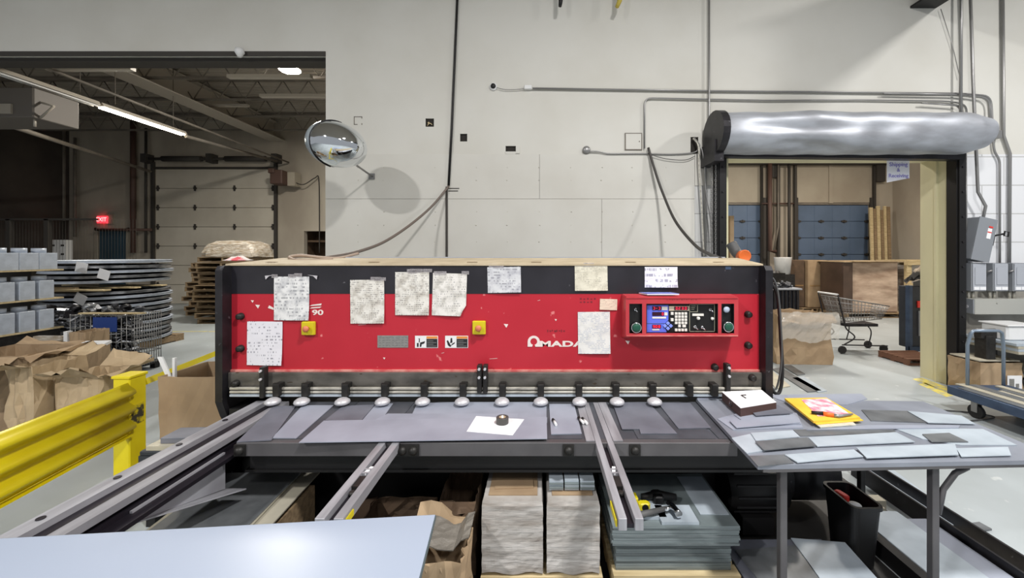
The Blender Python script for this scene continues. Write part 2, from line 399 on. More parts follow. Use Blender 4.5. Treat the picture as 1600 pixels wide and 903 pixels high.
# recess back boxes
for i, (a, b, c, d) in enumerate(small):
    m = MB(); m.box(a, b, YW + 0.026, YW + 0.0295, c, d)
    t = 0.006
    m.box(a, a + t, YW + 0.002, YW + 0.026, c, d); m.box(b - t, b, YW + 0.002, YW + 0.026, c, d); m.box(a, b, YW + 0.002, YW + 0.026, c, c + t)
    if i == 0:
        m.cyl(((a + b) / 2 - .02, YW + 0.01, (c + d) / 2), ((a + b) / 2 - .02, YW + .02, (c + d) / 2), 0.014, seg=10, m=1)
        m.tube(smooth_path([((a + b) / 2 - .04, YW + .015, c + .02), ((a + b) / 2, YW + 0.004, c + .05), ((a + b) / 2 + .03, YW + .015, c + .03)]), 0.006, 6, 1)
    o = m.build('wall_box', [DARKHOLE, WOOD])
    tag(o, ['dark square wall box with wires inside, left of the black conduit', 'dark empty wall box cut out right of the black conduit',
            'small dark hole in the wall at the top edge of the boards', 'tall dark hole with cables coming out, left of the rolled door'][i], 'wall box')
m = MB(); m.box(W(806, YW), W(812, YW), YW - 0.014, YW - 0.002, H(240, YW), H(229, YW)); m.box(W(790, YW), W(806, YW), YW - 0.012, YW, H(241, YW), H(237, YW))
tag(m.build('torn_drywall_piece', PANELWALL), 'torn flap of pale drywall beside the small hole above the boards', 'drywall')

# door frame, cream
m = MB()
m.box(XR0 - 0.005, XR0 + 0.03, YW - 0.03, YW + 0.36, 0, ZR)
m.box(XR1 - 0.02, XR1 + 0.004, YW - 0.03, YW + 0.36, 0, ZR)
m.box(XR1 - 0.05, XR1 - 0.02, YW + 0.1, YW + 0.13, 0, ZR)
m.box(XR0, XR1, YW - 0.02, YW + 0.36, ZR - 0.05, ZR + 0.01)
struct(m.build('trim_1', CREAM))
# left opening steel head
m = MB()
m.box(-16, XL, YW - 0.01, YW + 0.01, ZL - 0.03, ZL + 0.03)
m.box(-16, XL, YW + 0.1, YW + 0.3, ZL - 0.06, ZL - 0.01)
struct(m.build('trim_2', STEELD))

# far wall of the rooms behind
YF = 13.9
XD0, XD1, ZD = W(243, YF), W(430, YF), H(264, YF)
XB0, XB1, ZB = W(1245, YF), W(1357, YF), H(320, YF)
XC0, XC1 = W(1100, YF), W(1191, YF)
XE0, XE1, ZE = W(153, YF), W(198, YF), H(360, YF)
XO0, XO1 = W(475, YF), W(520, YF)
m = MB(); holes_boxes(m, -17, 12.8, 0, TOPZ, YF, YF + 0.2, [(XD0, XD1, -1, ZD), (XB0, XB1, -1, ZB), (XC0, XC1, -1, ZB), (XE0, XE1, -1, ZE), (XO0, XO1, H(410, YF), H(361, YF))])
struct(m.build('wall_far', BEIGE))
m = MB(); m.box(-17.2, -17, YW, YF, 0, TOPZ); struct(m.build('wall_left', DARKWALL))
m = MB(); m.box(12.8, 13, YW + .3, YF, 0, TOPZ); struct(m.build('wall_right', BEIGE))
m = MB(); m.box(-0.1, 0.1, YW + .34, YF, 0, TOPZ); struct(m.build('wall_middle', BEIGE2))
# dark lumber store seen through the small opening in the far wall
m = MB(); m.box(XO0 - .1, XO1 + .1, YF + 0.9, YF + 0.95, 1, 3); m.box(XO0 - .1, XO1 + .1, YF + .25, YF + .9, H(378, YF), H(375, YF)); m.box(XO0 - .1, XO1 + .1, YF + .22, YF + .95, 1.3, 1.4)
m.box(XO0 - .12, XO0 - .1, YF + .2, YF + .95, 1, 3); m.box(XO0 - .1, XO1 + .1, YF + .2, YF + .95, 2.9, 3.0)
struct(m.build('trim_3', CARDD))

# sectional doors -------------------------------------------------
def sectional(name, x0, x1, z1, rows, cols, mt, hinge_cols):
    root = bpy.data.objects.new(name, None); COL.objects.link(root); root.location = ((x0 + x1) / 2, YF, 0); WL[root.name] = Vector(root.location); root['kind'] = 'structure'
    h = z1 / rows
    m = MB()
    for r in range(rows):
        m.box(x0, x1, YF + 0.02, YF + 0.07, r * h + 0.008, (r + 1) * h - 0.008, c=0.006)
        if cols:
            for c in range(1, cols): m.box(x0 + (x1 - x0) * c / cols - .006, x0 + (x1 - x0) * c / cols + .006, YF + .012, YF + .02, r * h + .01, (r + 1) * h - .01)
    m.box(x0, x1, YF + 0.07, YF + 0.09, 0, z1)
    m.build('door_panel', mt, root)
    m = MB()
    for r in range(1, rows):
        for hx in hinge_cols:
            x = x0 + (x1 - x0) * hx
            m.box(x - (0.05 if rows > 6 else .09), x + (0.05 if rows > 6 else .09), YF - 0.02, YF + 0.02, r * h - 0.03, r * h + 0.03); m.box(x - .02, x + .02, YF - .03, YF + .02, r * h - (.1 if rows > 6 else .05), r * h + (.1 if rows > 6 else .05))
    m.build('hinge', STEELD, root)
    m = MB()
    for x in (x0 - 0.05, x1 + 0.05): m.box(x - 0.05, x + 0.05, YF - 0.08, YF + 0.0, 0, z1 + .25)
    m.build('door_track', STEELD, root)
    m = MB(); m.box(x0 - .1, x1 + .1, YF - .03, YF + .01, z1, z1 + .07); m.build('door_header', STEELP if rows < 7 else STEELD, root)
    return root
d1 = sectional('door_1', XD0, XD1, ZD, 7, 0, DOCKDOOR, (0.02, .33, .66, .98))
m = MB(); m.cyl((XD0 - .2, YF - .18, H(250, YF)), (XD1 + .2, YF - .18, H(250, YF)), 0.05, seg=10)
for a, b in ((.1, .42), (.62, .95)): m.cyl((XD0 + (XD1 - XD0) * a, YF - .18, H(250, YF)), (XD0 + (XD1 - XD0) * b, YF - .18, H(250, YF)), .1, seg=12)
for x in (XD0 - .15, (XD0 + XD1) / 2, XD1 + .15): m.box(x - .1, x + .1, YF - .3, YF, H(256, YF), H(243, YF))
m.build('spring_shaft', STEELD, d1)
d2 = sectional('door_2', XC0, XC1, ZB, 6, 4, BLUEDOOR, (0.02, .35, .66, .98))
d3 = sectional('door_3', XB0, XB1, ZB, 6, 4, BLUEDOOR, (0.02, .34, .66, .98))
m = MB(); m.box(XE0, XE1, YF + .03, YF + .08, 0, ZE, c=.01); m.box(XE0 + .3, XE1 - .3, YF + .02, YF + .03, H(385, YF), H(375, YF), 0)
m.box(XE0 + .25, XE1 - .2, YF - .02, YF + .03, 1.0, 1.08, 1)
struct(m.build('door_4', [DKDOOR, PLATE]))
m = MB(); m.box(XE0 - .1, XE0, YF - .03, YF + .05, 0, ZE + .1); m.box(XE1, XE1 + .1, YF - .03, YF + .05, 0, ZE + .1); m.box(XE0 - .1, XE1 + .1, YF - .03, YF + .05, ZE, ZE + .1)
struct(m.build('trim_4', BEIGE2))
# brown insulated panels over the blue doors, with the door tracks bending back
m = MB()
for a, b in ((XC0, XC1), (XB0, XB1)): m.box(a - .02, b + .02, YF - .04, YF, ZB + .08, H(255, YF))
for px in (1296, ): m.box(W(px - 3, YF), W(px + 3, YF), YF - .08, YF - .04, ZB + .05, H(252, YF))
struct(m.build('trim_5', BEIGE2))
m = MB(); m.box(5.9, 12.8, YF - .35, YF - .05, H(256, YF - .3), H(246, YF - .3))
for px in (1188, 1198, 1214, 1240, 1363): m.box(W(px - 1.6, YF), W(px + 1.6, YF), YF - .12, YF - .04, 1.2, H(255, YF))
for px in (1204, 1210): m.box(W(px - 2.5, YF), W(px + 2.5, YF), YF - .15, YF - .05, H(278, YF), H(255, YF))
m.box(W(1363, YF), W(1376, YF), YF - .2, YF, H(285, YF), H(255, YF))
struct(m.build('trim_6', STEELD))

# roofs ------------------------------------------------------------
m = MB()
pts = []; y = YW + .34; k = 0
while y < YF:
    pts += [(y, 6.62 + (0.04 if k % 2 else 0)), (y + .06, 6.62 + (0.04 if k % 2 else 0))]; y += .09; k += 1
pts += [(YF, 6.9), (YW + .34, 6.9)]
m.prism(pts, 'x', -17, 0); struct(m.build('ceiling', DECK))
m = MB(); m.box(0, 13, YW + .34, YF, 6.0, 6.1); struct(m.build('ceiling_right', DECK))
m = MB(); m.box(-17, 9, -5, YW, TOPZ, TOPZ + .1); struct(m.build('ceiling_front', DECK))
for i, y in enumerate((6.6, 7.9, 9.2, 10.5, 11.8, 13.1)):
    m = MB()
    for dy in (-.03, .03): m.box(-17, -.1, y + dy - .012, y + dy + .012, 6.54, 6.6); m.box(-17, -.1, y + dy - .012, y + dy + .012, 6.02, 6.06)
    x = -16.8; n = 0
    while x < -.6:
        m.cyl((x, y, 6.04 if n % 2 else 6.56), (x + .35, y, 6.56 if n % 2 else 6.04), .014, seg=6); x += .35; n += 1
    o = m.build('roof_joist', STEELP); struct(o)
m = MB()                                   # deep roof girder, running away from the opening
for x0, z0, z1 in ((-9.6, 5.9, 6.55),):
    m.box(x0 - .01, x0 + .01, 6.0, YF, z0, z1); m.box(x0 - .1, x0 + .45, 6.0, YF, z0 - .03, z0); m.box(x0 - .16, x0 + .16, 6.0, YF, z1, z1 + .03)
struct(m.build('roof_girder', STRIPH))
m = MB(); m.box(-3.6, -3.58, YW + .4, YF, 6.0, 6.5); struct(m.build('roof_girder', STEELP))
# near roof beam end at the top right of the dividing wall
m = MB(); x0, x1 = W(1422, YW), W(1462, YW); z0 = H(13, YW)
m.box(x0, x1, 3.0, YW, z0, z0 + .03); m.box((x0 + x1) / 2 - .02, (x0 + x1) / 2 + .02, 3.0, YW, z0 + .03, z0 + .5); m.box(x0, x1, 3.0, YW, z0 + .5, z0 + .53)
struct(m.build('roof_beam', BLACKM))

# floor paint
m = MB(); m.slab((-3.42, 1.6, .001), (-3.37, 1.6, .001), (-3.37, 5.6, .001), (-3.42, 5.6, .001), .001)
for (a, b, c, d) in (((1368, 734), (1376, 732), (1407, 745), (1398, 747)), ((1425, 592), (1440, 590), (1500, 612), (1490, 616)), ((1500, 620), (1512, 618), (1540, 628), (1528, 632)), ((1435, 600), (1446, 598), (1490, 618), (1478, 620))):
    P = [G(*q, .001) for q in (a, b, c, d)]; m.slab(*[(x, y, .001) for x, y in P], .001)
m.slab((-9, 9.0, .001), (-4, 9.0, .001), (-4, 9.06, .001), (-9, 9.06, .001), .001)
struct(m.build('floor_marking', YELLOWLINE))

# ================================================================== WALL FITTINGS
def conduit(name, label, pts, r=0.013, Y=YW - 0.03, mt=None, cat='conduit', group=None, sm=False, clips=()):
    P = [(W(p[0], p[2] if len(p) > 2 else Y), p[2] if len(p) > 2 else Y, H(p[1], p[2] if len(p) > 2 else Y)) for p in pts]
    if sm: P = smooth_path(P, 8)
    m = MB(); m.tube(P, r, 8)
    o = m.build(name, mt or CONDUIT); return tag(o, label, cat, group)
def arc(pts, rad=10, n=5):
    """round the corners of a pixel path"""
    out = [pts[0]]
    for i in range(1, len(pts) - 1):
        a, b, c = [Vector(p[:2]) for p in (pts[i - 1], pts[i], pts[i + 1])]
        r = min(rad, (b - a).length * .45, (c - b).length * .45)
        p0 = b + (a - b).normalized() * r; p1 = b + (c - b).normalized() * r
        for k in range(n + 1):
            t = k / n; q = p0 * (1 - t) ** 2 + b * 2 * t * (1 - t) + p1 * t * t; out.append((q.x, q.y))
    out.append(pts[-1]); return out
conduit('black_conduit', 'black square conduit running down the white wall from the top, left of centre', [(722, -176), (712, 60), (706, 200), (701, 290)], .017, mt=BLACKM)
m = MB(); m.box(W(697, YW), W(700, YW), YW - .03, YW - .012, 1.2, H(292, YW)); m.box(W(701, YW), W(718, YW), YW - .02, YW - .012, H(295, YW), H(294, YW)); m.box(W(701, YW), W(716, YW), YW - .02, YW - .012, H(299, YW), H(298, YW))
tag(m.build('wall_joint_strip', STEELD), 'thin dark strip on the boards below the black conduit', 'strip')
conduit('conduit', 'long grey conduit, upper of the two crossing the wall above the rolled door', arc([(832, 138), (1100, 142), (1300, 144), (1500, 146), (1548, 150), (1553, 236), (1562, 250), (1562, 412)], 14))
conduit('conduit', 'second grey conduit bending down inside the outer bend at far right', arc([(1380, 146), (1500, 148), (1546, 153), (1548, 205)], 14), Y=YW - .055)
conduit('conduit', 'lower long grey conduit, bent down by the access panel above the boards', arc([(1007, 232), (1007, 153), (1200, 157), (1340, 156), (1480, 158), (1510, 163), (1511, 205)], 12), .011)
conduit('conduit', 'short grey conduit bending down just behind the right end of the rolled door', arc([(1440, 161), (1500, 165), (1503, 200)], 10), .011, Y=YW - .06)
conduit('conduit', 'straight grey conduit coming down the wall left of the rolled door', [(1108, -176), (1108, 190), (1102, 240), (1102, 405)], .014, Y=YW - .055)
conduit('conduit', 'straight grey conduit coming from the top right of the rolled door', [(1502, -176), (1501, 205)], .018, Y=YW - .09)
conduit('conduit', 'thick bright grey conduit leaning down to the grey switch box', [(1511, -176), (1520, 120), (1528, 300), (1540, 322), (1535, 345)], .018, Y=YW - .12)
conduit('conduit', 'grey conduit with a low offset bend, rightmost one on the wall', [(1566, -176), (1568, 212), (1578, 240), (1577, 412)], .018)
conduit('conduit', 'grey conduit running down beside the black door rail to the panels', [(1508, 240), (1509, 412)], .018, Y=YW - .06)
conduit('wire', 'thin wire sloping down the wall from the dark roof beam', [(1470, 14), (1488, 70), (1500, 122)], .004)
conduit('cable', 'thin cable linking the round wall sensor to the grey conduit', [(776, 137), (790, 140), (805, 140), (824, 138)], .005, sm=True)
m = MB(); m.box(W(819, YW), W(831, YW), YW - .05, YW, H(141, YW), H(135, YW), c=.008); tag(m.build('conduit_fitting', PLWHITE), 'small white fitting at the left end of the upper conduit', 'fitting')
t = thing('wall_sensor', 'round white sensor with a dark centre high on the wall', 'sensor', (W(771, YW), YW, H(136, YW)))
m = MB(); m.lathe([(.055, 0), (.055, -.015), (.045, -.03)], (W(771, YW), YW, H(136, YW)), 'y'); m.build('base', PLWHITE, t)
m = MB(); m.lathe([(.036, -.03), (.034, -.045), (.02, -.055), (0, -.056)], (W(771, YW), YW, H(136, YW)), 'y'); m.build('lens', BLACKM, t)
m = MB(); m.lathe([(.055, 0), (.055, -.03), (.045, -.045), (0, -.046)], (W(916, YW), YW, H(235, YW)), 'y'); tag(m.build('junction_box', CONDUIT), 'round grey junction box just above the boards', 'junction box')
conduit('cable', 'grey cable drooping along the board seam from the round junction box', [(920, 236), (935, 237), (950, 240), (980, 240), (1010, 240), (1050, 241), (1085, 238), (1092, 228)], .010, sm=True)
conduit('cable', 'thin dark cable sagging below the seam towards the tall hole', [(1012, 240), (1040, 248), (1070, 250), (1086, 244)], .005, mt=RUBBERG, sm=True, Y=YW - .05)
conduit('cable', 'white cable hanging out of the tall wall hole down the blocks', [(1083, 216, 5.38), (1091, 228, 5.33), (1092, 260, 5.33), (1096, 320, 5.33), (1100, 400, 5.33)], .010, mt=RAILW, sm=True)
conduit('cable', 'grey cable curving from the tall wall hole to the door rail', [(1085, 215, 5.38), (1096, 232, 5.31), (1101, 262, 5.31), (1103, 300, 5.31), (1110, 345, 5.31), (1112, 400, 5.31)], .008, sm=True)
# access panel
m = MB(); x0, x1, z0, z1 = W(976, YW), W(1003, YW), H(235, YW), H(208, YW)
m.box(x0, x1, YW - .012, YW, z0, z1, 1); m.box(x0 + .014, x1 - .014, YW - .016, YW - .008, z0 + .014, z1 - .014, 0); m.cyl((x1 - .04, YW - .022, (z0 + z1) / 2), (x1 - .04, YW - .014, (z0 + z1) / 2), .008, m=1)
tag(m.build('access_panel', [PANELWALL, STEELP]), 'small square white access panel in the wall above the boards', 'access panel')
m = MB(); x0, x1, z0, z1 = W(553, YW), W(566, YW), H(195, YW), H(182, YW)
m.box(x0, x1, YW - .003, YW, z1 - .01, z1); m.box(x0, x0 + .01, YW - .003, YW, z0, z1); m.box(x1 - .01, x1, YW - .003, YW, z1 - .03, z1); m.box(x1 - .01, x1, YW - .003, YW, z0, z0 + .02); m.box(x0, x0 + .05, YW - .003, YW, z0, z0 + .01)
tag(m.build('patch_outline', STEELP), 'square patched outlet outline on the wall beside the domed mirror', 'patch')
m = MB(); m.box(W(1545, YW), W(1556, YW), YW - .08, YW - .005, H(218, YW), H(206, YW), c=.006); tag(m.build('junction_box', CONDUIT), 'small square grey junction box right of the rolled door', 'junction box')
# hooks hanging into view at the very top
m = MB(); m.tube([(W(876, 5.2), 5.2, 6.99), (W(876, 5.2), 5.2, H(2, 5.2)), (W(875, 5.2), 5.2, H(10, 5.2))], [.02, .03, .022], 10); tag(m.build('hanging_strap_end', BLACKM), 'black strap end hanging at the top edge above the wall', 'strap')
m = MB(); m.tube([(W(972, 5.2), 5.2, 6.99), (W(968, 5.2), 5.2, H(2, 5.2)), (W(964, 5.2), 5.2, H(11, 5.2))], [.02, .034, .026], 10); tag(m.build('hanging_hook_end', mat('dull_yellow', rgb(190, 170, 70), .5)), 'dull yellow hook end hanging at the top edge', 'hook')

# hoses from the wall to the machine
conduit('air_hose', 'grey brown hose sagging from the black conduit to the machine top', [(701, 291, 5.36), (675, 322, 5.2), (640, 352, 4.9), (600, 378, 4.5), (560, 393, 4.0), (520, 401, 3.6), (480, 405, 3.3), (450, 403, 3.2)], .016, mt=mat('grey_brown_rubber', rgb(112, 100, 92), .55), cat='hose', sm=True)
conduit('air_hose', 'black hose curving down the wall to the right end of the machine', [(1013, 231, 5.36), (1022, 262, 5.3), (1035, 300, 5.2), (1055, 345, 4.9), (1085, 382, 4.4), (1108, 397, 3.9), (1118, 401, 3.5), (1126, 405, 3.24)], .018, mt=mat('black_hose_rubber', rgb(62, 58, 55), .55), cat='hose', sm=True)
conduit('cable', 'pale cable lying in loops on the left end of the machine top', [(560, 396, 3.4), (530, 403, 3.25), (500, 402, 3.2), (470, 399, 3.2), (452, 402, 3.15), (470, 407, 3.05), (520, 405, 3.1)], .012, mt=mat('pale_brown_rubber', rgb(160, 140, 124), .55), sm=True)

# domed convex mirror
mc = Vector((W(525, 4.5), 4.5, H(226, 4.5)))
t = thing('domed_mirror', 'bulging silver domed safety mirror on a rod from the wall', 'mirror', mc)
def dome(a0, a1, rx, ry, rz, m, name, mt):
    mb = MB(Matrix.Translation(mc) @ Matrix.Rotation(math.radians(14), 4, 'Y'))
    vs = []; fs = []; nu, nv = 26, 18
    for i in range(nu + 1):
        a = a0 + (a1 - a0) * i / nu
        for j in range(nv + 1):
            p = -PI / 2 + PI * j / nv
            vs.append((math.sin(a) * math.cos(p) * rx, -math.cos(a) * math.cos(p) * ry, math.sin(p) * rz))
    for i in range(nu):
        for j in range(nv):
            fs.append([i * (nv + 1) + j, (i + 1) * (nv + 1) + j, (i + 1) * (nv + 1) + j + 1, i * (nv + 1) + j + 1])
    mb.add(vs, fs, 0, True); return mb.build(name, mt, t)
dome(-PI, math.radians(-26), .33, .29, .265, 0, 'pale_dome', mat('pale_mirror', rgb(206, 218, 226), .22, .55))
dome(math.radians(-26), PI, .35, .295, .26, 0, 'chrome_dome', mat('mirror_chrome', rgb(232, 236, 240), .05, 1.0))
m = MB(); pth = []
for k in range(25):
    p = -PI / 2 + PI * k / 24; a = math.radians(-26)
    q = Matrix.Rotation(math.radians(14), 4, 'Y') @ Vector((math.sin(a) * math.cos(p) * .345, -math.cos(a) * math.cos(p) * .295, math.sin(p) * .266)); pth.append(mc + q)
m.tube(pth, .007, 6); m.build('seam_strip', BLACKW, t)
m = MB(); m.tube([mc + Vector((.1, .05, -.15)), (W(582, YW - .01), YW - .01, H(276, YW))], .013, 8); m.box(W(582, YW) - .04, W(582, YW) + .04, YW - .03, YW - .012, H(276, YW) - .04, H(276, YW) + .04)
m.build('mounting_rod', CONDUIT, t)

# rolled door -------------------------------------------------------
rd = thing('rolled_door', 'dented silver rolled-up door hood over the right opening', 'roll-up door', ((XR0 + XR1) / 2, 5.1, ZR))
yc, zc = 5.06, H(209, 5.06)
m = MB(); xa, xz = W(1131, yc - .1), W(1533, yc)
vs = []; fs = []; nx, na = 90, 40
dents = [(.30, 1.0, .16, .05, .07), (.33, .6, .05, .10, -.035), (.26, 1.5, .10, .05, .06), (.55, 1.25, .05, .09, .04), (.62, .95, .2, .05, .03), (.15, .9, .12, .04, .03), (.8, 1.3, .15, .06, .03), (.35, 1.75, .10, .05, .06)]
for i in range(nx + 1):
    u = i / nx; x = xa + (xz - xa) * u
    for j in range(na):
        a = 2 * PI * j / na                       # 0 at +Y(back), pi/2 up
        r = .275 - .02 * abs(u - .4)
        v = (a - PI / 2) % (2 * PI) / (PI / 2)      # 0 top ... 1 front ... 2 bottom
        for (du, dv, su, sv, dd) in dents:
            r -= dd * math.exp(-((u - du) / su) ** 2 - ((v - dv) / (sv * 5)) ** 2)
        r -= .004 * math.sin(u * 40 + v * 3)
        if u > .93: r -= (u - .93) * .9
        yy = yc + math.cos(a) * r; zz = zc + math.sin(a) * r
        vs.append((x, yy, zz))
for i in range(nx):
    for j in range(na):
        k = (j + 1) % na; fs.append([i * na + j, (i + 1) * na + j, (i + 1) * na + k, i * na + k])
m.add(vs, fs, 0, True); m.add([vs[nx * na + j] for j in range(na)], [list(range(na))])
m.build('hood', ROLLM, rd)
m = MB(); P = []
for k in range(24):
    a = 2 * PI * k / 24; P.append((yc + math.cos(a) * .31, zc + math.sin(a) * .29))
m.prism(P, 'x', xa - .10, xa - .01)
m.box(xa - .12, xa + .0, yc - .1, YW, zc - .38, zc - .1)
for k in range(6):
    a = 2 * PI * k / 6 + .3; m.cyl((xa - .005, yc + math.cos(a) * .25, zc + math.sin(a) * .24), (xa + .008, yc + math.cos(a) * .25, zc + math.sin(a) * .24), .012, seg=8, m=1)
m.build('end_plate', [BLACKW, PAD], rd)
m = MB(); P = [(yc + math.cos(2 * PI * k / 24) * .17, zc + math.sin(2 * PI * k / 24) * .17) for k in range(24)]
m.prism(P, 'x', xz - .02, xz + .01); m.build('end_plate', GREYBOX, rd)
m = MB(); z = H(233, 5.1); x0, x1 = W(1128, 5.15), W(1508, 5.15)
m.slab((x0, 5.02, z), (x1, 5.02, z - .03), (x1, 5.2, z - .03), (x0, 5.2, z), .02, 0)
m.slab((x0, 5.14, z - .085), (x1 - .05, 5.14, z - .125), (x1 - .05, 5.26, z - .125), (x0, 5.26, z - .085), .06, 1)
m.build('bottom_bar', [GREYBOXL, BLACKW], rd)
for a, b in ((1118, 1132), (1487, 1502)):
    m = MB(); x0, x1 = W(a, 5.3), W(b, 5.3); m.box(x0, x1, 5.24, YW - .03, 0, ZR + .05); m.box(x0 + .02, x1 - .02, 5.22, 5.24, 0, ZR)
    for k in range(9): m.cyl(((x0 + x1) / 2, 5.205, .3 + k * .34), ((x0 + x1) / 2, 5.225, .3 + k * .34), .012, seg=8, m=1)
    m.build('guide_rail', [BLACKM, BLACKW], rd)
# hand chain
zt, zb = H(246, 5.28), H(402, 5.28); n = 46; xx = W(1115, 5.28)
ch = thing('hand_chain', 'steel hand chain hanging along the left black door rail', 'chain', (xx, 5.22, zb))
for strand, dx in ((0, 0), (1, .055)):
    m = MB()
    for k in range(n):
        z = zt + (zb - zt) * k / n; L = .030
        pts = [(math.cos(2 * PI * q / 8) * .010, math.sin(2 * PI * q / 8) * L * .75) for q in range(8)]
        if k % 2: P = [(xx - dx + a, 5.22, z + b) for a, b in pts]
        else: P = [(xx - dx, 5.22 + a, z + b) for a, b in pts]
        m.tube(P, .0035, 4, closed=True)
    m.build('chain_strand', CONDUIT, ch)
# hanging sign
t = thing('hanging_sign', 'white shipping and receiving sign hanging in the right doorway', 'sign', (W(1404, 5.45), 5.45, H(284, 5.45)))
sx0, sx1, sz0, sz1 = W(1386, 5.44), W(1421, 5.44), H(285, 5.44), H(251, 5.44)
m = MB(); m.prism([(sx0, sz0), (sx1, sz0 + .06), (sx1, sz1), (sx0, sz1)], 'y', 5.44, 5.446); m.build('sign_board', SIGNW, t)
m = MB(); cxs = (sx0 + sx1) / 2
put_text(m, 'Shipping', cxs, 5.436, sz1 - .055, .078, bold=.0008); put_text(m, '&', cxs, 5.436, sz1 - .135, .07, bold=.0008); put_text(m, 'Receiving', cxs, 5.436, sz1 - .215, .074, bold=.0008)
m.build('lettering', SIGNB, t)
m = MB()
for x in (sx0 + .03, sx1 - .03): m.tube([(x, 5.445, sz1 - .01), (x, 5.46, ZR - .04)], .003, 5)
m.build('hanging_wire', CONDUIT, t)

# electrical gear on the right
Ye = 5.20
t = thing('safety_switch', 'tilted grey safety switch box with side lever on the block wall', 'switch box', (W(1538, Ye), Ye, H(408, Ye)))
R = Matrix.Translation((W(1537, Ye), Ye, H(374, Ye))) @ Matrix.Rotation(math.radians(12), 4, 'Y')
m = MB(R); m.box(-.115, .125, 0, .16, -.29, .29, c=.01); m.box(-.12, .13, -.006, 0.002, -.295, .295); m.build('enclosure', GREYBOX, t)
m = MB(R); m.box(.13, .17, .02, .09, -.05, .10); m.cyl((.15, .03, .08), (.24, -.02, .13), .012, seg=8); m.tube([(.235, -.02, .10), (.235, -.02, .16), (.29, -.02, .16), (.29, -.02, .10)], .010, 6, closed=True); m.build('lever', BLACKM, t)
m = MB(R); m.box(.02, .075, -.010, -.006, .02, .16); m.box(.03, .08, -.012, -.006, .17, .19, 1); m.box(.02, .075, -.012, -.009, .10, .115, 1); m.build('label_plate', [WHITEP, REDTAG], t)
m = MB(R); m.box(-.1, .1, .16, .20, -.2, .2); m.build('back_bracket', STEELD, t)
Yp = 5.24
for i, (a, b) in enumerate(((1518, 1541), (1552, 1575), (1583, 1607))):
    x0, x1, z0, z1 = W(a, Yp), W(b, Yp), H(455, Yp), H(411, Yp)
    t = thing('meter_cabinet', ['pale grey breaker cabinet, left of three above the wiring trough', 'pale grey breaker cabinet, middle of three above the wiring trough', 'pale grey breaker cabinet cut by the right edge of the photo'][i], 'breaker box', ((x0 + x1) / 2, Yp, z0), 'breaker cabinets on the block wall')
    m = MB(); m.box(x0, x1, Yp, YW, z0, z1, c=.006); m.build('enclosure', GREYBOX, t)
    m = MB(); m.box(x0 + .01, x1 - .01, Yp - .012, Yp, z0 + .01, z1 - .01, c=.004); m.box(x0 + .03, x1 - .02, Yp - .02, Yp - .012, z0 + .09, z1 - .06, c=.004); m.build('cover', GREYBOXL, t)
    m = MB(); m.box(x0 + .02, x0 + .09, Yp - .016, Yp - .012, z0 + .02, z0 + .06); m.box(x0 + .10, x1 - .02, Yp - .016, Yp - .012, z0 + .02, z0 + .06); m.build('label_plate', WHITEP, t)
    m = MB(); m.box(x1, x1 + .03, Yp + .03, Yp + .06, z1 - .14, z1 - .1); m.cyl((x1 + .03, Yp + .02, z1 - .12), (x1 + .07, Yp - .01, z1 - .1), .012, seg=8); m.build('lever', CONDUIT, t)
    m = MB()
    for dx in (.05, .11): m.cyl((x0 + dx, Yp + .08, H(467, Yp)), (x0 + dx, Yp + .08, z0), .016, seg=8)
    m.build('nipple_pipe', RAILW, t)
t = thing('wiring_trough', 'long grey wiring trough mounted below the breaker cabinets', 'wiring trough', (W(1560, Yp), Yp, H(492, Yp)))
m = MB(); m.box(W(1521, Yp), 7.4, Yp - .02, YW, H(491, Yp), H(467, Yp), c=.006); m.cyl((W(1555, Yp), Yp - .03, H(473, Yp)), (W(1555, Yp), Yp - .02, H(473, Yp)), .01, seg=8); m.build('trough_body', mat('warm_grey_trough', rgb(168, 168, 162), .5), t)
m = MB(); m.box(W(1521, Yp) - .015, W(1521, Yp) - .001, Yp - .01, YW, H(490, Yp), H(468, Yp)); m.cyl((W(1521, Yp) - .025, Yp + .07, H(480, Yp)), (W(1521, Yp) - .015, Yp + .07, H(480, Yp)), .025, seg=10, m=1); m.build('end_cap', [GREYBOX, PAD], t)

# ================================================================== THE SHEARING MACHINE
YM = 2.70
mx = lambda px, Y=YM: W(px, Y)
mz = lambda py, Y=YM: H(py, Y)
XM0, XM1 = mx(354), mx(1191)
ZT, ZBAND, ZREDB, ZKB = mz(415), mz(459), mz(580), mz(604)
ZBED = 0.82
SH = thing('shearing_machine', 'long red and black sheet metal shearing machine with dark steel bed', 'shearing machine', ((XM0 + XM1) / 2, 2.9, 0))
FX0, FX1 = mx(362), mx(1187)
m = MB(); m.box(FX0, FX1, YM, YM + .05, ZREDB, ZBAND)
m.build('front_panel', RED, SH)
m = MB(); m.box(FX0, FX1, YM - .002, YM + .05, ZBAND, ZT - .004); m.build('upper_band', BAND, SH)
m = MB(); m.slab((XM0, YM - .01, ZT), (XM1, YM - .01, ZT), (W(1152, 3.26), 3.26, ZT + .035), (XM0 + .02, 3.26, ZT + .035), .012)
for px in (425, 585, 738, 838, 985, 1122): m.slab((W(px - 8, 2.82), 2.80, ZT + .021), (W(px + 8, 2.82), 2.80, ZT + .021), (W(px + 8, 2.82), 2.83, ZT + .023), (W(px - 8, 2.82), 2.83, ZT + .023), .001, 1)
m.build('top_cover', [TAN, WOODD], SH)
m = MB(); m.box(XM0 + .05, XM1 - .05, YM + .05, 3.24, ZKB, ZT - .01); m.build('ram_housing', BLACKM, SH)
m = MB(); m.box(FX0, FX1, YM - .012, YM + .002, ZREDB, ZREDB + .014); m.build('drip_edge', PINK, SH)
m = MB(); m.box(FX0, FX1, YM - .035, YM + .03, ZKB, ZREDB, c=.004); m.build('blade_beam', KNIFE, SH)
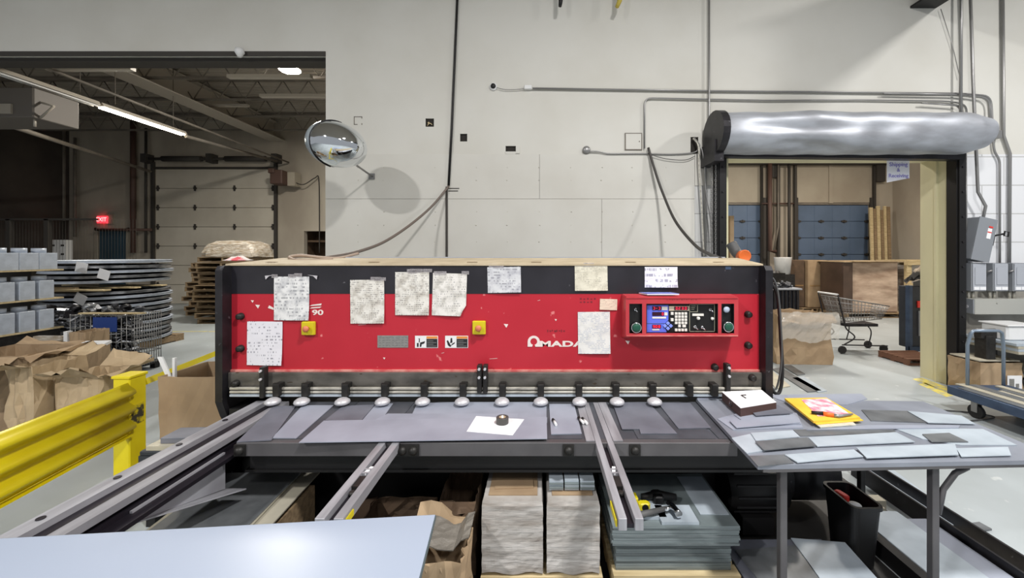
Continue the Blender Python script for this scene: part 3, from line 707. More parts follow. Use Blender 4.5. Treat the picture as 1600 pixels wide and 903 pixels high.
for sgn, xa, xb2 in ((-1, mx(351), mx(362)), (1, mx(1186), mx(1197))):
    m = MB(); zb = .0
    P = [(2.62, ZKB - .08), (2.62, ZT - .03), (2.64, ZT), (3.35, ZT + .02), (3.35, 0), (2.75, 0), (2.75, .55), (2.66, .72)]
    m.prism(P, 'x', xa, xb2)
    for z in (.95, 1.15, 1.35, 1.6): m.cyl((xa if sgn < 0 else xb2, 2.69, z), ((xa - .03) if sgn < 0 else (xb2 + .03), 2.69, z), .016, seg=8)
    m.build('side_frame', BLACKW, SH)
m = MB(); m.box(mx(1197) + .002, 1.725, 2.86, 3.2, .9, 1.55, c=.01); m.build('side_cover', RED, SH)
# slats of the finger guard
for i, py in enumerate((607, 612.5, 618)):
    m = MB(); z = mz(py, 2.64); m.box(mx(359, 2.64), mx(1189, 2.64), 2.635, 2.65, z - .007, z + .008, c=.002); m.build('guard_slat', RAILW if i < 2 else SHEETC, SH)
m = MB(); m.box(XM0 + .03, XM1 - .03, 2.67, 2.80, .845, ZKB); m.build('hold_down_beam', BLACKM, SH)
Yh = 2.60
for px in (430, 475, 538, 600, 662, 723, 785, 845, 905, 963, 1021):
    x = W(px, Yh)
    m = MB(); m.box(x - .022, x + .022, 2.60, 2.67, mz(620, 2.6) + .0, mz(601, 2.6), c=.004); m.box(x - .026, x + .026, 2.612, 2.63, mz(606, 2.6), mz(600, 2.6)); m.cyl((x, 2.62, .865), (x, 2.62, .90), .014, seg=10)
    hb = m.build('hold_down_bracket', DARKCAST, SH)
    m = MB(); m.lathe([(.018, .050), (.030, .046), (.046, .034), (.050, .022), (.044, .012), (.0, .011)], (x, 2.575, .827), seg=20); m.build('hold_down_pad', PAD, hb)
for px in (1079, 1118):
    x = W(px, Yh); m = MB(); m.box(x - .022, x + .022, 2.60, 2.67, mz(620, 2.6), mz(601, 2.6), c=.004); m.build('hold_down_bracket', DARKCAST, SH)
for px, y0, y1 in ((409, 574, 622), (749, 571, 614), (758, 571, 614), (1138, 569, 614)):
    x = W(px, 2.62); m = MB(); m.box(x - .016, x + .016, 2.615, 2.665, mz(y1, 2.62), mz(y0, 2.62), c=.004)
    for yy in (y0 + 5, y0 + 18): m.cyl((x, 2.60, mz(yy, 2.62)), (x, 2.615, mz(yy, 2.62)), .009, seg=8, m=1)
    m.build('guard_post', [DARKCAST, PAD], SH)
for px, py in ((377, 494), (377, 544), (376, 596), (1168, 491), (1168, 539), (1170, 587), (1116, 573)):
    x, z = mx(px), mz(py); m = MB(); yb = YM - (.035 if py > 580 else 0)
    m.lathe([(.025, 0), (.025, -.006), (.021, -.012), (.021, -.028), (.012, -.034), (0, -.034)], (x, yb, z), 'y', 16); m.build('bolt', DARKCAST, SH)
# blue tape square and other specks
m = MB(); m.box(mx(1133), mx(1142), YM - .004, YM - .002, mz(421), ZT - .005); m.build('blue_tape_patch', BLUEST, SH)
# emergency buttons
for px, py in ((484, 512), (749, 511)):
    x, z = mx(px), mz(py); m = MB(); m.box(x - .046, x + .046, YM - .024, YM, z - .048, z + .046, c=.006); m.box(x - .041, x + .041, YM - .028, YM - .024, z - .043, z + .041)
    e = m.build('emergency_box', YBOX, SH)
    m = MB(); m.lathe([(.014, -.028), (.014, -.040), (.021, -.043), (.022, -.052), (.014, -.058), (0, -.06)], (x, YM, z), 'y', 18); m.build('push_button', REDB, e)
# plates and warning labels
m = MB(); m.box(mx(590), mx(638), YM - .003, YM, mz(543), mz(524))
for k in range(4):
    z = mz(527 + k * 4); 
    for q in range(9): m.box(mx(593 + q * 5), mx(593 + q * 5 + 2 + (q * 7 + k * 3) % 3), YM - .0036, YM - .003, z - .004, z, 1)
m.build('name_plate', [PLATE, mat('plate_ink', rgb(112, 112, 112), .5)], SH)
for i, px in enumerate((648.5, 695.5)):
    z0, z1 = mz(543.5), mz(524.5); x0, x1 = mx(px), mx(px + 36)
    m = MB(); m.box(x0, x1, YM - .002, YM, z0, z1, c=.0008)
    w = build = m.build('warning_label', PLWHITE, SH)
    m = MB(); xs = mx(px + 18)
    m.box(xs, x1 - .004, YM - .0028, YM - .002, z0 + .004, z1 - .022, 0); m.box(xs, x1 - .004, YM - .0028, YM - .002, z1 - .02, z1 - .004, 1)
    for k in range(4): m.box(xs + .006, x1 - .012 - (k % 2) * .02, YM - .0033, YM - .0028, z0 + .012 + k * .012, z0 + .015 + k * .012, 2)
    m.build('label_text_block', [INKM, LORANGE, PLATE], w)
    m = MB()
    if i == 0:
        m.box(x0 + .014, x0 + .026, YM - .003, YM - .002, z0 + .008, z0 + .035); m.box(x0 + .028, x0 + .034, YM - .003, YM - .002, z0 + .04, z0 + .066)
        m.tube([(x0 + .024, YM - .003, z0 + .066), (x0 + .036, YM - .003, z0 + .066)], .0012, 4)
        m.prism([(x0 + .034, z0 + .008), (x0 + .044, z0 + .008), (x0 + .048, z0 + .026), (x0 + .066, z0 + .032), (x0 + .072, z0 + .048), (x0 + .05, z0 + .042), (x0 + .036, z0 + .038)], 'y', YM - .003, YM - .002)
    else:
        m.prism([(x0 + .012, z0 + .05), (x0 + .02, z0 + .055), (x0 + .034, z0 + .030), (x0 + .044, z0 + .012), (x0 + .034, z0 + .008), (x0 + .02, z0 + .02)], 'y', YM - .003, YM - .002)
        m.prism([(x0 + .036, z0 + .034), (x0 + .052, z0 + .038), (x0 + .05, z0 + .07), (x0 + .04, z0 + .07)], 'y', YM - .003, YM - .002)
        m.prism([(x0 + .038, z0 + .014), (x0 + .066, z0 + .03), (x0 + .07, z0 + .042), (x0 + .05, z0 + .030)], 'y', YM - .003, YM - .002)
    m.build('pictogram', INKM, w)
# the lettering: stylised round A then MADA
m = MB(); z0, z1 = mz(541.5), mz(524)
xl, xr = mx(824.5), mx(843.5); rO = (xr - xl) / 2; cxl = (xl + xr) / 2; czl = z1 - rO
outer = []; n = 24
P = []
for k in range(n + 1):
    a = PI * k / n; P.append((cxl + math.cos(a) * rO, czl + math.sin(a) * rO * .95))
O = P + [(xl, z0)]; 
ring = []
hole = [(cxl + math.cos(2 * PI * k / 24) * rO * .56, czl + math.sin(2 * PI * k / 24) * rO * .56) for k in range(24)]
vs = []; fs = []
out24 = []
for k in range(24):
    a = 2 * PI * k / 24
    if a <= PI: out24.append((cxl + math.cos(a) * rO, czl + math.sin(a) * rO * .95))
    else: out24.append((cxl + math.cos(a) * rO, czl + math.sin(a) * rO * .80))
for k in range(24):
    j = (k + 1) % 24
    if abs(k - 17.5) < .6: continue
    m.prism([out24[k], out24[j], hole[j], hole[k]], 'y', YM - .002, YM)
m.box(xl, xl + rO * .42, YM - .0028, YM - .0001, z0, czl + .0); m.box(xr - rO * .42, xr, YM - .0028, YM - .0001, z0, czl + .0)
m.box(xl, xl + rO * .75, YM - .0034, YM - .0002, z0, z0 + .012); m.box(xr - rO * .75, xr + .006, YM - .0034, YM - .0002, z0, z0 + .012)
m.build('maker_lettering', LOGOW, SH)
m = MB(); put_text(m, 'MADA', mx(877.5), YM - .001, mz(537.6) , .053, bold=.0022, sx=2.0, spacing=1.05)
m.build('maker_lettering', LOGOW, SH)
m = MB(); put_text(m, '90', mx(496.5), YM - .001, mz(488.5), .050, bold=.0012, sx=1.6)
m.slab((mx(484), YM - .002, mz(478)), (mx(502), YM - .002, mz(477)), (mx(503), YM - .002, mz(474)), (mx(488), YM - .002, mz(476)), .001)
m.slab((mx(484), YM - .002, mz(482)), (mx(500), YM - .002, mz(481)), (mx(503), YM - .002, mz(479)), (mx(488), YM - .002, mz(480)), .001)
m.slab((mx(419), YM - .002, mz(481)), (mx(428), YM - .002, mz(484)), (mx(428), YM - .002, mz(481)), (mx(421), YM - .002, mz(477)), .001)
m.build('model_lettering', LOGOW, SH)
m = MB()
for k, w_ in enumerate((2, 3, 2, 4, 2, 3, 2, 3)): m.box(mx(855 + k * 3.6), mx(855 + k * 3.6 + w_ * .8), YM - .001, YM, mz(519 - (k % 3) * .7), mz(515 + (k % 2)))
m.build('faded_stamp', mat('faded_dark_red', rgb(120, 30, 40), .5), SH)
m = MB()
for k in range(9): m.box(mx(906 + (k % 5) * 5.5), mx(909 + (k % 5) * 5.5), YM - .001, YM, mz(468 + (k // 5) * 5), mz(465.5 + (k // 5) * 5 + (k % 2) * .8))
m.build('faded_stamp', mat('faded_dark_red', rgb(120, 30, 40), .5), SH)
# chipped paint
m = MB()
for px, py, s in ((402, 479, 3), (394, 471, 2), (790, 509, 3), (980, 535, 3), (868, 500, 1.5), (912, 512, 2), (455, 470, 1.5), (600, 560, 1.5), (1030, 506, 1)):
    m.prism([(mx(px - s), mz(py - s)), (mx(px + s * 1.4), mz(py - s * .8)), (mx(px + s * .4), mz(py + s))], 'y', YM - .0015, YM)
for px, py, l in ((765, 561, 12), (560, 508, 12), (720, 540, 5), (840, 470, 4), (690, 552, 4)): m.slab((mx(px), YM - .001, mz(py)), (mx(px + l), YM - .001, mz(py - 1)), (mx(px + l), YM - .001, mz(py - 1.5)), (mx(px), YM - .001, mz(py - .4)), .0006)
m.build('paint_chip', LOGOW, SH)

# control console
YC = 2.56
def cx_(u): return W(960 + u / 6.667, YC)
def cz_(v): return H(440 + v / 6.667, YC)
x0, x1, z0, z1 = cx_(125), cx_(1285), cz_(568), cz_(165)
m = MB()
m.slab((mx(972), YM, mz(460)), (x0, YC, z1), (x1, YC, z1), (1.35, YM, mz(460)), .004)          # top
m.slab((mx(972), YM, mz(460)), (mx(972), YM, mz(527)), (x0, YC, z0), (x0, YC, z1), .004)
m.slab((1.35, YM, mz(460)), (x1, YC, z1), (x1, YC, z0), (1.35, YM, mz(527)), .004)
m.slab((mx(972), YM, mz(527)), (1.35, YM, mz(527)), (x1, YC, z0), (x0, YC, z0), .004)
pk = [(cx_(155), cx_(290)), (cx_(332), cx_(1080)), (cx_(1115), cx_(1248))]
pz0, pz1 = cz_(540), cz_(230)
holes_boxes(m, x0, x1, z0, z1, YC, YC + .012, [(a, b, pz0, pz1) for a, b in pk])
m.box(x0, x1, YC - .004, YC, z0, z0 + .006, 1); m.box(x0, x1, YC - .004, YC, z1 - .006, z1, 0)
con = m.build('control_console', [REDP, PINK], SH)
m = MB()
for a, b in pk: m.box(a, b, YC + .03, YC + .035, pz0, pz1); m.box(a, a + .003, YC, YC + .03, pz0, pz1); m.box(b - .003, b, YC, YC + .03, pz0, pz1)
m.build('instrument_panel', BLACKM, con)
YI = YC + .03
m = MB(); m.prism([(cx_(350), cz_(535)), (cx_(555), cz_(535)), (cx_(555), cz_(515)), (cx_(515), cz_(470)), (cx_(575), cz_(405)), (cx_(575), cz_(250)), (cx_(350), cz_(250))], 'y', YI - .006, YI)
m.box(cx_(350), cx_(540), YI - .0068, YI - .006, cz_(446), cz_(441), 1)
m.build('display_face', [BLUELCD, BLUEST], con)
def seg(a, c, w, h, pat):
    """seven segment style digit strokes inside the box whose top-left is (a,c)"""
    t = w * .2
    S = {'t': (a, a + w, c, c + t), 'm': (a, a + w, c + h / 2 - t / 2, c + h / 2 + t / 2), 'b': (a, a + w, c + h - t, c + h), 'l': (a, a + t, c, c + h / 2), 'r': (a + w - t, a + w, c, c + h / 2), 'L': (a, a + t, c + h / 2, c + h), 'R': (a + w - t, a + w, c + h / 2, c + h)}
    for q in pat: 
        u0, u1, v0, v1 = S[q]; m.box(cx_(u0), cx_(u1), YI - .0135, YI - .0125 + .0035, cz_(v1), cz_(v0), 1)
for (wa, wb, wc, wd), tt, y_, digs in (((405, 500, 262, 302), 0, .009, [(414, 268, 16, 'trRb'), (440, 268, 16, 'm'), (470, 268, 16, 'trRb')]),
        ((405, 528, 322, 362), 0, .009, [(505, 328, 16, 'tlrLRb')]), ((405, 497, 455, 493), 0, .009, [(412, 460, 18, 'tmblrR'), (438, 460, 18, 'tlrLRb'), (468, 460, 18, 'tlrLRbm')]),
        ((635, 778, 264, 300), 0, .0115, [(650, 268, 18, 'tlrLRb'), (678, 268, 18, 'tmbrL'), (712, 268, 18, 'tmbrR'), (745, 268, 18, 'tlrLRb')])):
    m = MB(); m.box(cx_(wa), cx_(wb), YI - y_, YI - .006, cz_(wd), cz_(wc), 0)
    for a, v, w_, pat in digs: seg(a, v, w_, 27, pat)
    m.build('led_display', [LEDBG, LEDR], con)
for a, b, c, d in ((505, 565, 265, 300), (532, 565, 325, 358), (405, 550, 372, 390), (405, 480, 500, 514)):
    m = MB(); m.box(cx_(a), cx_(b), YI - .0085, YI - .006, cz_(d), cz_(c)); m.build('display_label_strip', KEYW, con)
m = MB()
for du, dv in ((568, 440), (598, 467), (568, 494), (538, 467)):
    R = Matrix.Translation((cx_(du), YI - .01, cz_(dv))) @ Matrix.Rotation(PI / 4, 4, 'Y'); q = MB(R); q.box(-.010, .010, -.004, .004, -.010, .010, c=.002); m.v += q.v[:]; n0 = len(m.v) - len(q.v); m.f += [[i + n0 for i in f] for f in q.f]; m.mi += q.mi; m.smooth += q.smooth
m.build('arrow_key_block', BLUEKEY, con)
m = MB(); m.box(cx_(582), cx_(790), YI - .008, YI, cz_(308), cz_(260), 0); m.build('counter_bezel', mat('cream_bezel', rgb(206, 190, 168), .5), con)
m = MB()
for r in range(4):
    for c in range(4): m.box(cx_(643 + c * 34), cx_(643 + c * 34 + 26), YI - .010, YI, cz_(325 + r * 33 + 25), cz_(325 + r * 33), c=.0012)
for c in range(4): m.box(cx_(643 + c * 34), cx_(669 + c * 34), YI - .010, YI, cz_(524), cz_(497), c=.0012)
for a, b, c, d in ((678, 704, 455, 482), (722, 758, 455, 482), (600, 628, 322, 352), (600, 628, 388, 418)): m.box(cx_(a), cx_(b), YI - .010, YI, cz_(d), cz_(c), c=.0012)
m.build('keypad', KEYW, con)
m = MB()
for a, b, c, d in ((797, 803, 240, 320), (880, 886, 240, 320), (797, 886, 240, 245), (797, 886, 318, 323), (797, 803, 325, 530), (797, 1065, 525, 530), (1060, 1065, 238, 530), (886, 1062, 238, 243)): m.box(cx_(a), cx_(b), YI - .004, YI, cz_(d), cz_(c))
for k in range(3): m.box(cx_(815), cx_(865 - k * 8), YI - .004, YI, cz_(262 + k * 18), cz_(256 + k * 18))
m.build('panel_outline', mat('dim_print', rgb(150, 148, 130), .6), con)
m = MB(); m.box(cx_(828), cx_(948), YI - .006, YI, cz_(364), cz_(340), c=.001); m.build('selector_scale', KEYW, con)
m = MB(); m.lathe([(.010, 0), (.010, -.012), (0, -.013)], (cx_(1037), YI, cz_(392)), 'y', 16); m.build('white_push_button', KEYW, con)
m = MB(); m.lathe([(.011, 0), (.011, -.014), (.007, -.02), (0, -.02)], (cx_(888), YI, cz_(388)), 'y', 14)
m.build('selector_knob', KEYW, con)
for (u, v) in ((858, 480), (934, 485), (1018, 298), (230, 297)):
    m = MB(); m.lathe([(.011, 0), (.011, -.006), (.006, -.008), (0, -.008)], (cx_(u), YI, cz_(v)), 'y', 12); m.tube([(cx_(u) - .004, YI - .006, cz_(v) + .004), (cx_(u) + .008, YI - .03, cz_(v) - .012)], .0035, 6); m.build('toggle_switch', CHROME, con)
for i, (u, v) in enumerate(((228, 480), (1188, 472))):
    m = MB(); m.lathe([(.0355, .0), (.0355, -.03), (.033, -.036), (.0285, -.036), (.0285, -.030), (0, -.030)], (cx_(u), YI, cz_(v)), 'y', 26, 0); sb = m.build('start_button', CHROME, con)
    m = MB(); m.lathe([(.027, -.030), (.027, -.040), (.024, -.043), (0, -.043)], (cx_(u), YI, cz_(v)), 'y', 24); m.build('green_cap', GREENB, sb)
m = MB(); m.lathe([(.021, 0), (.021, -.014), (.017, -.02), (0, -.021)], (cx_(1182), YI, cz_(295)), 'y', 20); m.build('indicator_lamp', mat('pale_blue_lamp', rgb(178, 190, 208), .35), con)
m = MB()
for k in range(13): m.box(cx_(545 + k * 25), cx_(545 + k * 25 + 9 + (k * 5) % 11), YC - .001, YC, cz_(192 - (k % 2) * 3), cz_(184 + (k % 3)))
m.build('stamped_lettering', mat('dark_red_stamp', rgb(120, 34, 40), .6), con)

# bed
BX0, BX1 = W(372, 2.1), W(1146, 2.1) + .0
m = MB()
m.box(BX0, 1.3, 2.12, 2.66, ZBED - .05, ZBED - .004)
m.build('bed', BEDM, SH)
m = MB(); m.box(BX0, 1.08, 2.085, 2.13, ZBED - .075, ZBED - .002, c=.003); m.build('bed_front_rail', APRON, SH)
m = MB(); m.box(BX0 + .02, 1.3, 2.16, 2.20, ZBED - .20, ZBED - .05); m.box(BX0, 1.3, 2.15, 2.24, ZBED - .20, ZBED - .185); m.build('bed_apron', BLACKM, SH)
m = MB(); m.box(XM0 + .05, XM1 - .05, 2.66, 3.3, 0, ZBED - .05); m.build('base_housing', BLACKM, SH)
for px0, px1 in ((372, 470), (950, 1190)):
    pass
for px in (456, 530, 626, 652, 857, 925, 947, 1024):       # filler strips and seams of the bed
    pass
for a, b in ((-1.62, -1.25), (-1.24, -.86), (-.70, -.10), (-.09, .24), (.55, .98), (1.0, 1.28)):
    m = MB(); m.box(a, b, 2.13, 2.655, ZBED - .006, ZBED); m.build('bed_plate', BEDM, SH)
for x in (-1.62, -.74, -.68, .16, .52): 
    m = MB(); z = ZBED - .04
    m.lathe([(.024, 0), (.024, -.012), (.016, -.028), (0, -.03)], (x, 2.085, z), 'y', 14); m.box(x - .03, x + .03, 2.075, 2.087, z - .03, z + .03); m.build('clamp_bolt', DARKCAST, SH)
# support arms
m = MB(); xl, xr = -1.955, -1.665
m.box(xl, xl + .075, 1.30, 2.66, ZBED - .03, ZBED + .005, 0); m.box(xl + .075, xl + .145, 1.30, 2.66, ZBED - .05, ZBED - .022, 1)
m.box(xl + .145, xl + .165, 1.30, 2.66, ZBED - .03, ZBED - .0, 1); m.box(xl + .165, xl + .225, 1.30, 2.66, ZBED - .03, ZBED + .002, 0)
m.box(xl, xl + .225, 1.30, 2.66, ZBED - .12, ZBED - .05, 1); m.box(xl + .225, xr, 1.45, 2.6, ZBED - .09, ZBED - .07, 1)
for y in (1.48, 1.75, 2.05, 2.35): m.cyl((xl + .035, y, ZBED + .005), (xl + .035, y, ZBED + .009), .014, seg=12, m=1)
m.build('squaring_arm', [ARM, ARMD], SH)
m = MB(); m.prism([(2.10, ZBED - .06), (2.10, ZBED - .26), (1.62, ZBED - .11), (1.62, ZBED - .06)], 'x', xl + .228, xl + .24); m.slab((xl + .23, 1.62, ZBED - .11), (xl + .23, 2.12, ZBED - .27), (xl + .34, 2.12, ZBED - .27), (xl + .24, 1.62, ZBED - .11), .006); m.build('gusset_plate', ARM, SH)
def arm(name, x0, x1, wide):
    m = MB(); w = x1 - x0; a = w * .34; ye = 2.64 if wide else 2.16
    for u0, u1 in ((x0, x0 + a), (x1 - a, x1)): m.box(u0, u1, 1.485, ye, ZBED - .045, ZBED + .002, 0, c=.002)
    m.box(x0 + a, x1 - a, 1.50, ye, ZBED - .045, ZBED - .028, 1)
    for yy in (1.95, 1.98): m.box(x0 + a, x1 - a, yy - .15, yy - .14, ZBED - .03, ZBED - .002, 0)
    m.box(x0 + a - .003, x1 - a + .003, 1.70, 1.78, ZBED - .03, ZBED - .004, 2); m.cyl(((x0 + x1) / 2, 1.67, ZBED - .028), ((x0 + x1) / 2, 1.67, ZBED - .008), .012, seg=10, m=2)
    if wide:
        m.box(x0 - .05, x0 - .002, 2.10, 2.64, ZBED - .003, ZBED + .003, 0); m.box(x1 + .002, x1 + .055, 2.10, 2.64, ZBED - .003, ZBED + .003, 0)
    A = m.build(name, [ARM, ARMD, DARKCAST], SH)
    m = MB(); xx = (x0 + x1) / 2; m.box(xx - .008, xx + .008, 1.80, 1.86, ZBED - .012, ZBED - .004, 0, rot=-.2); m.build('paper_tab', WHITEP, A)
    return A
arm('support_arm', -.868, -.757, False)
arm('support_arm', .308, .405, True)
for x0 in (-.775, ):   # worn yellow tags at arm ends
    m = MB(); m.box(x0 + .019, x0 + .024, 1.50, 1.56, ZBED - .035, ZBED - .01); m.build('yellow_sticker', YBOX, SH)
m = MB(); m.box(.30, .306, 1.50, 1.62, ZBED - .04, ZBED - .015); m.build('yellow_sticker', YBOX, SH)
# drive motor and flywheel at the right end
m = MB(); m.cyl((1.60, 2.84, .30), (1.72, 2.84, .30), .26, seg=36); m.cyl((1.72, 2.84, .30), (2.06, 2.84, .30), .235, seg=36); m.cyl((2.06, 2.84, .30), (2.10, 2.84, .30), .19, .15, seg=32)
m.build('flywheel', BLACKW, SH)
m = MB(); m.cyl((1.22, 2.58, .30), (1.60, 2.58, .30), .15, seg=24)
for k in range(14):
    a = 2 * PI * k / 14; m.box(1.26, 1.56, 2.58 + math.cos(a) * .155 - .004, 2.58 + math.cos(a) * .155 + .004, .30 + math.sin(a) * .155 - .006, .30 + math.sin(a) * .155 + .006)
m.box(1.3, 1.5, 2.45, 2.7, .05, .16); m.build('drive_motor', BLACKM, SH)
m = MB(); m.box(-2.0, 2.05, 1.72, 3.3, 0.0005, .0015); m.box(2.05, 2.5, 2.62, 3.3, 0.0005, .0015); struct(m.build('floor_shade_patch', mat('shade_black_floor', rgb(30, 29, 29), .5, c2=rgb(44, 43, 42), scale=5)))  # black patch paints in the deep shade under the bed and side table
# silver channel behind the top cover
m = MB(); m.box(W(540, 3.34), W(1128, 3.34), 3.30, 3.52, ZT + .02, ZT + .045); m.box(W(540, 3.34), W(1128, 3.34), 3.28, 3.30, ZT - .05, ZT + .055)
m.prism([(W(540, 3.3), ZT + .055), (W(540, 3.3), ZT + .03), (W(470, 3.3), ZT + .03)], 'y', 3.28, 3.5)
m.build('rear_channel', GREYBOXL, SH)

# papers taped to the face
PAPS = [
 ('note_sheet', (429, 432, 484, 500), 0, 'wrinkled photocopied sheet overlapping the model lettering at the left of the machine', paper_mat('paper_blot', rgb(224, 223, 222), rgb(116, 118, 124), 40, 60, .5, rgb(186, 186, 188)), 3),
 ('note_sheet', (387, 502, 442, 570), .01, 'clean handwritten list sheet lowest and farthest left on the machine', paper_mat('paper_list', rgb(222, 220, 226), rgb(80, 82, 96), 46, 90, .54), 0),
 ('note_sheet', (548, 437, 601, 505), -.01, 'stained typed sheet hanging lower than the pair right of it', paper_mat('paper_typed', rgb(222, 218, 210), rgb(110, 106, 104), 70, 130, .5, rgb(186, 180, 170)), 2),
 ('note_sheet', (618, 425, 671, 492), .0, 'dark smudged typed sheet, left one of the close pair', paper_mat('paper_typed', rgb(0, 0, 0), rgb(0, 0, 0)), 4),
 ('note_sheet', (676, 427, 729, 493), .03, 'pale sheet with a torn lower right corner, right one of the close pair', paper_mat('paper_typed2', rgb(226, 222, 216), rgb(136, 134, 134), 60, 110, .53, rgb(190, 186, 178)), 2),
 ('note_sheet', (762, 417, 814, 457), -.02, 'short smudged sheet taped wholly on the black band near the middle', paper_mat('paper_smudge', rgb(206, 206, 208), rgb(120, 120, 128), 50, 60, .5, rgb(176, 176, 182)), 2),
 ('note_sheet', (898, 415, 949, 454), -.01, 'cream typed sheet at the top edge of the band left of the console', paper_mat('paper_cream', rgb(216, 210, 192), rgb(160, 154, 140), 80, 120, .5, rgb(196, 190, 172)), 1),
 ('note_sheet', (1007, 417, 1058, 449), .0, 'white note with lines of dark lettering above the control console', paper_mat('paper_white_note', rgb(226, 224, 232), rgb(90, 88, 120), 26, 90, .47), 0),
 ('note_sheet', (903, 487, 953, 552), -.01, 'plastic sleeved white table sheet covering the end of the maker lettering', paper_mat('paper_table', rgb(226, 224, 220), rgb(168, 174, 188), 90, 70, .45, rgb(214, 212, 208)), 0),
 ('note_card', (937, 467, 964, 484), .03, 'small pale card stuck between the sleeved sheet and the console', paper_mat('paper_card', rgb(222, 200, 180), rgb(180, 150, 140), 90, 120, .55), 0)]
for nm, (a, b, c, d), rt, lab, mt, tapes in PAPS:
    x0, x1, z0, z1 = mx(a), mx(c), mz(d), mz(b)
    cxp, czp = (x0 + x1) / 2, (z0 + z1) / 2
    R = Matrix.Translation((cxp, 0, czp)) @ Matrix.Rotation(rt, 4, 'Y')
    m = MB(R); vs = []; fs = []; nu, nv = 6, 8
    hw, hh = (x1 - x0) / 2, (z1 - z0) / 2
    for s in (0, 1):
        for j in range(nv + 1):
            for i in range(nu + 1):
                u, v = i / nu, j / nv
                bulge = .002 + .003 * math.sin(u * PI) * (1 - v) + random.uniform(0, .0014) + (0.010 * (1 - v) ** 4 * u if nm == 'note_sheet' else 0)
                x, z = -hw + 2 * hw * u, -hh + 2 * hh * v
                if 'torn' in lab and u > .8 and v < .2: x -= hw * .3 * (1 - v * 3)
                vs.append((x, YM - .003 - bulge - (.0008 if s == 0 else 0), z))
    for s in (0, 1):
        o = s * (nu + 1) * (nv + 1)
        for j in range(nv):
            for i in range(nu):
                k = o + j * (nu + 1) + i; fs.append([k, k + 1, k + nu + 2, k + nu + 1])
    m.add(vs, fs, 0)
    po = tag(m.build(nm, mt), lab, 'paper note')
    for k in range(tapes):
        m = MB(); w = random.uniform(.02, .05); tx = cxp + random.uniform(-hw, hw); tz = z1 + random.uniform(.0, .012)
        m.box(tx - w, tx + w, YM - .0094, YM - .009, tz - .012, tz + .012); m.box(tx - w * .8, tx - w * .2, YM - .0100, YM - .0095, tz, tz + .012)
        m.build('tape_strip', TAPE, po)
        if tapes == 3 and k == 0:
            m = MB()
            for sx in (-1, 1): m.prism([(cxp + sx * (hw - .01), z1 + .012), (cxp + sx * (hw + .06), z1 + .006), (cxp + sx * (hw + .055), z1 - .02), (cxp + sx * (hw + .03), z1 + .004)], 'y', YM - .012, YM - .010)
            m.build('peeling_tape', mat('peeling_tape_film', rgb(190, 186, 190), .3), po)
# blue booklet on the console
m = MB(); z = mz(459) + .004
a, b, c, d = (mx(1004), 2.585, z), (mx(1052), 2.585, z), (mx(1046), 2.68, z), (mx(997), 2.68, z)
m.slab(a, b, c, d, .006, 0); z2 = z + .0065
m.slab((a[0], a[1], z2), (b[0], b[1], z2), (c[0], c[1], z2), (d[0], d[1], z2), .003, 1)
tag(m.build('booklet', [WHITEP, mat('blue_cover', rgb(92, 108, 190), .4, c2=rgb(150, 160, 214), scale=9)]), 'thin blue booklet lying on top of the control console', 'booklet')

# ================================================================== FOREGROUND: panel, sheets, arms' surroundings
def poly(pts, z, t, mt, name, label, cat, group=None, px=True, mb=None):
    P = [G(a, b, z) for a, b in pts] if px else pts
    m = MB(); m.prism(P, 'z', z - t, z)
    o = m.build(name, mt)
    return tag(o, label, cat, group)
# big pale blue panel bottom left
ct = (-.389, 1.44); d1_ = Vector((-1.46, -.12)).normalized(); d2_ = Vector((.096, -1.0)).normalized()
A = Vector(ct); B = A + d1_ * 2.0; C_ = B + d2_ * 1.0; D = A + d2_ * 1.0
m = MB(); q = [A, B, C_, D]
m.prism([(p.x, p.y) for p in q], 'z', .853, .868, 0)
t = thing('work_panel', 'large smooth pale blue panel lying in the left foreground', 'panel', (-1.2, 1.0, .83))
m.build('panel_sheet', COVER, t)
m = MB(); off = .004
for a, b in ((A, B), (A, D)):
    dd = (b - a).normalized(); nn = Vector((dd.y, -dd.x)) if a is A and b is B else Vector((-dd.y, dd.x))
    e0, e1 = a + nn * 0.0005, b + nn * .0005
    m.slab((e0.x, e0.y, .852), (e1.x, e1.y, .852), (e1.x, e1.y, .866), (e0.x, e0.y, .866), .003 if b is B else -.003)
m.build('panel_edge', COVERE, t)
# trestles under it, out of the lens but holding it up
tr = thing('steel_trestle', 'dark steel trestle carrying the pale blue panel', 'trestle', (-1.0, .9, 0))
m = MB()
m.box(-2.1, -.55, .98, 1.02, .81, .853)
for x in (-2.0, -.65):
    m.tube([(x, 1.0, .82), (x, .75, 0)], .018, 8); m.tube([(x, 1.0, .82), (x, 1.22, 0)], .018, 8)
m.build('frame', BLACKM, tr)

Z = ZBED
# loose plates on the bed
loose = [
 ([(428, 634), (462, 634), (424, 687), (370, 690)], SHEETB, 'dark grey plate nearest the left squaring arm on the machine bed'),
 ([(473, 633), (521, 633), (463, 684), (425, 684)], SHEETA, 'lighter grey plate between the left bed plates, left of the long sheet'),
 ([(536, 634), (586, 632), (560, 662), (508, 656)], SHEETB, 'dark grey plate behind the left tip of the long sheet'),
 ([(588, 631), (614, 630), (597, 655), (563, 660)], SHEETA, 'narrow grey plate behind the long sheet, left of the middle arm'),
 ([(652, 630), (712, 628), (854, 628), (854, 653), (640, 655)], SHEETA, 'wide smooth plate lying behind the long sheet on the bed'),
 ([(858, 631), (897, 631), (909, 677), (861, 678)], SHEETA, 'small grey plate beside the white markers, left of the right arm'),
 ([(957, 629), (1013, 628), (1058, 677), (1001, 677), (999, 670), (972, 670)], SHEETB, 'wide dark plate just right of the right arm'),
 ([(1028, 629), (1078, 629), (1111, 668), (1060, 669)], SHEETB, 'dark plate at the far right of the bed beside the side table'),
]
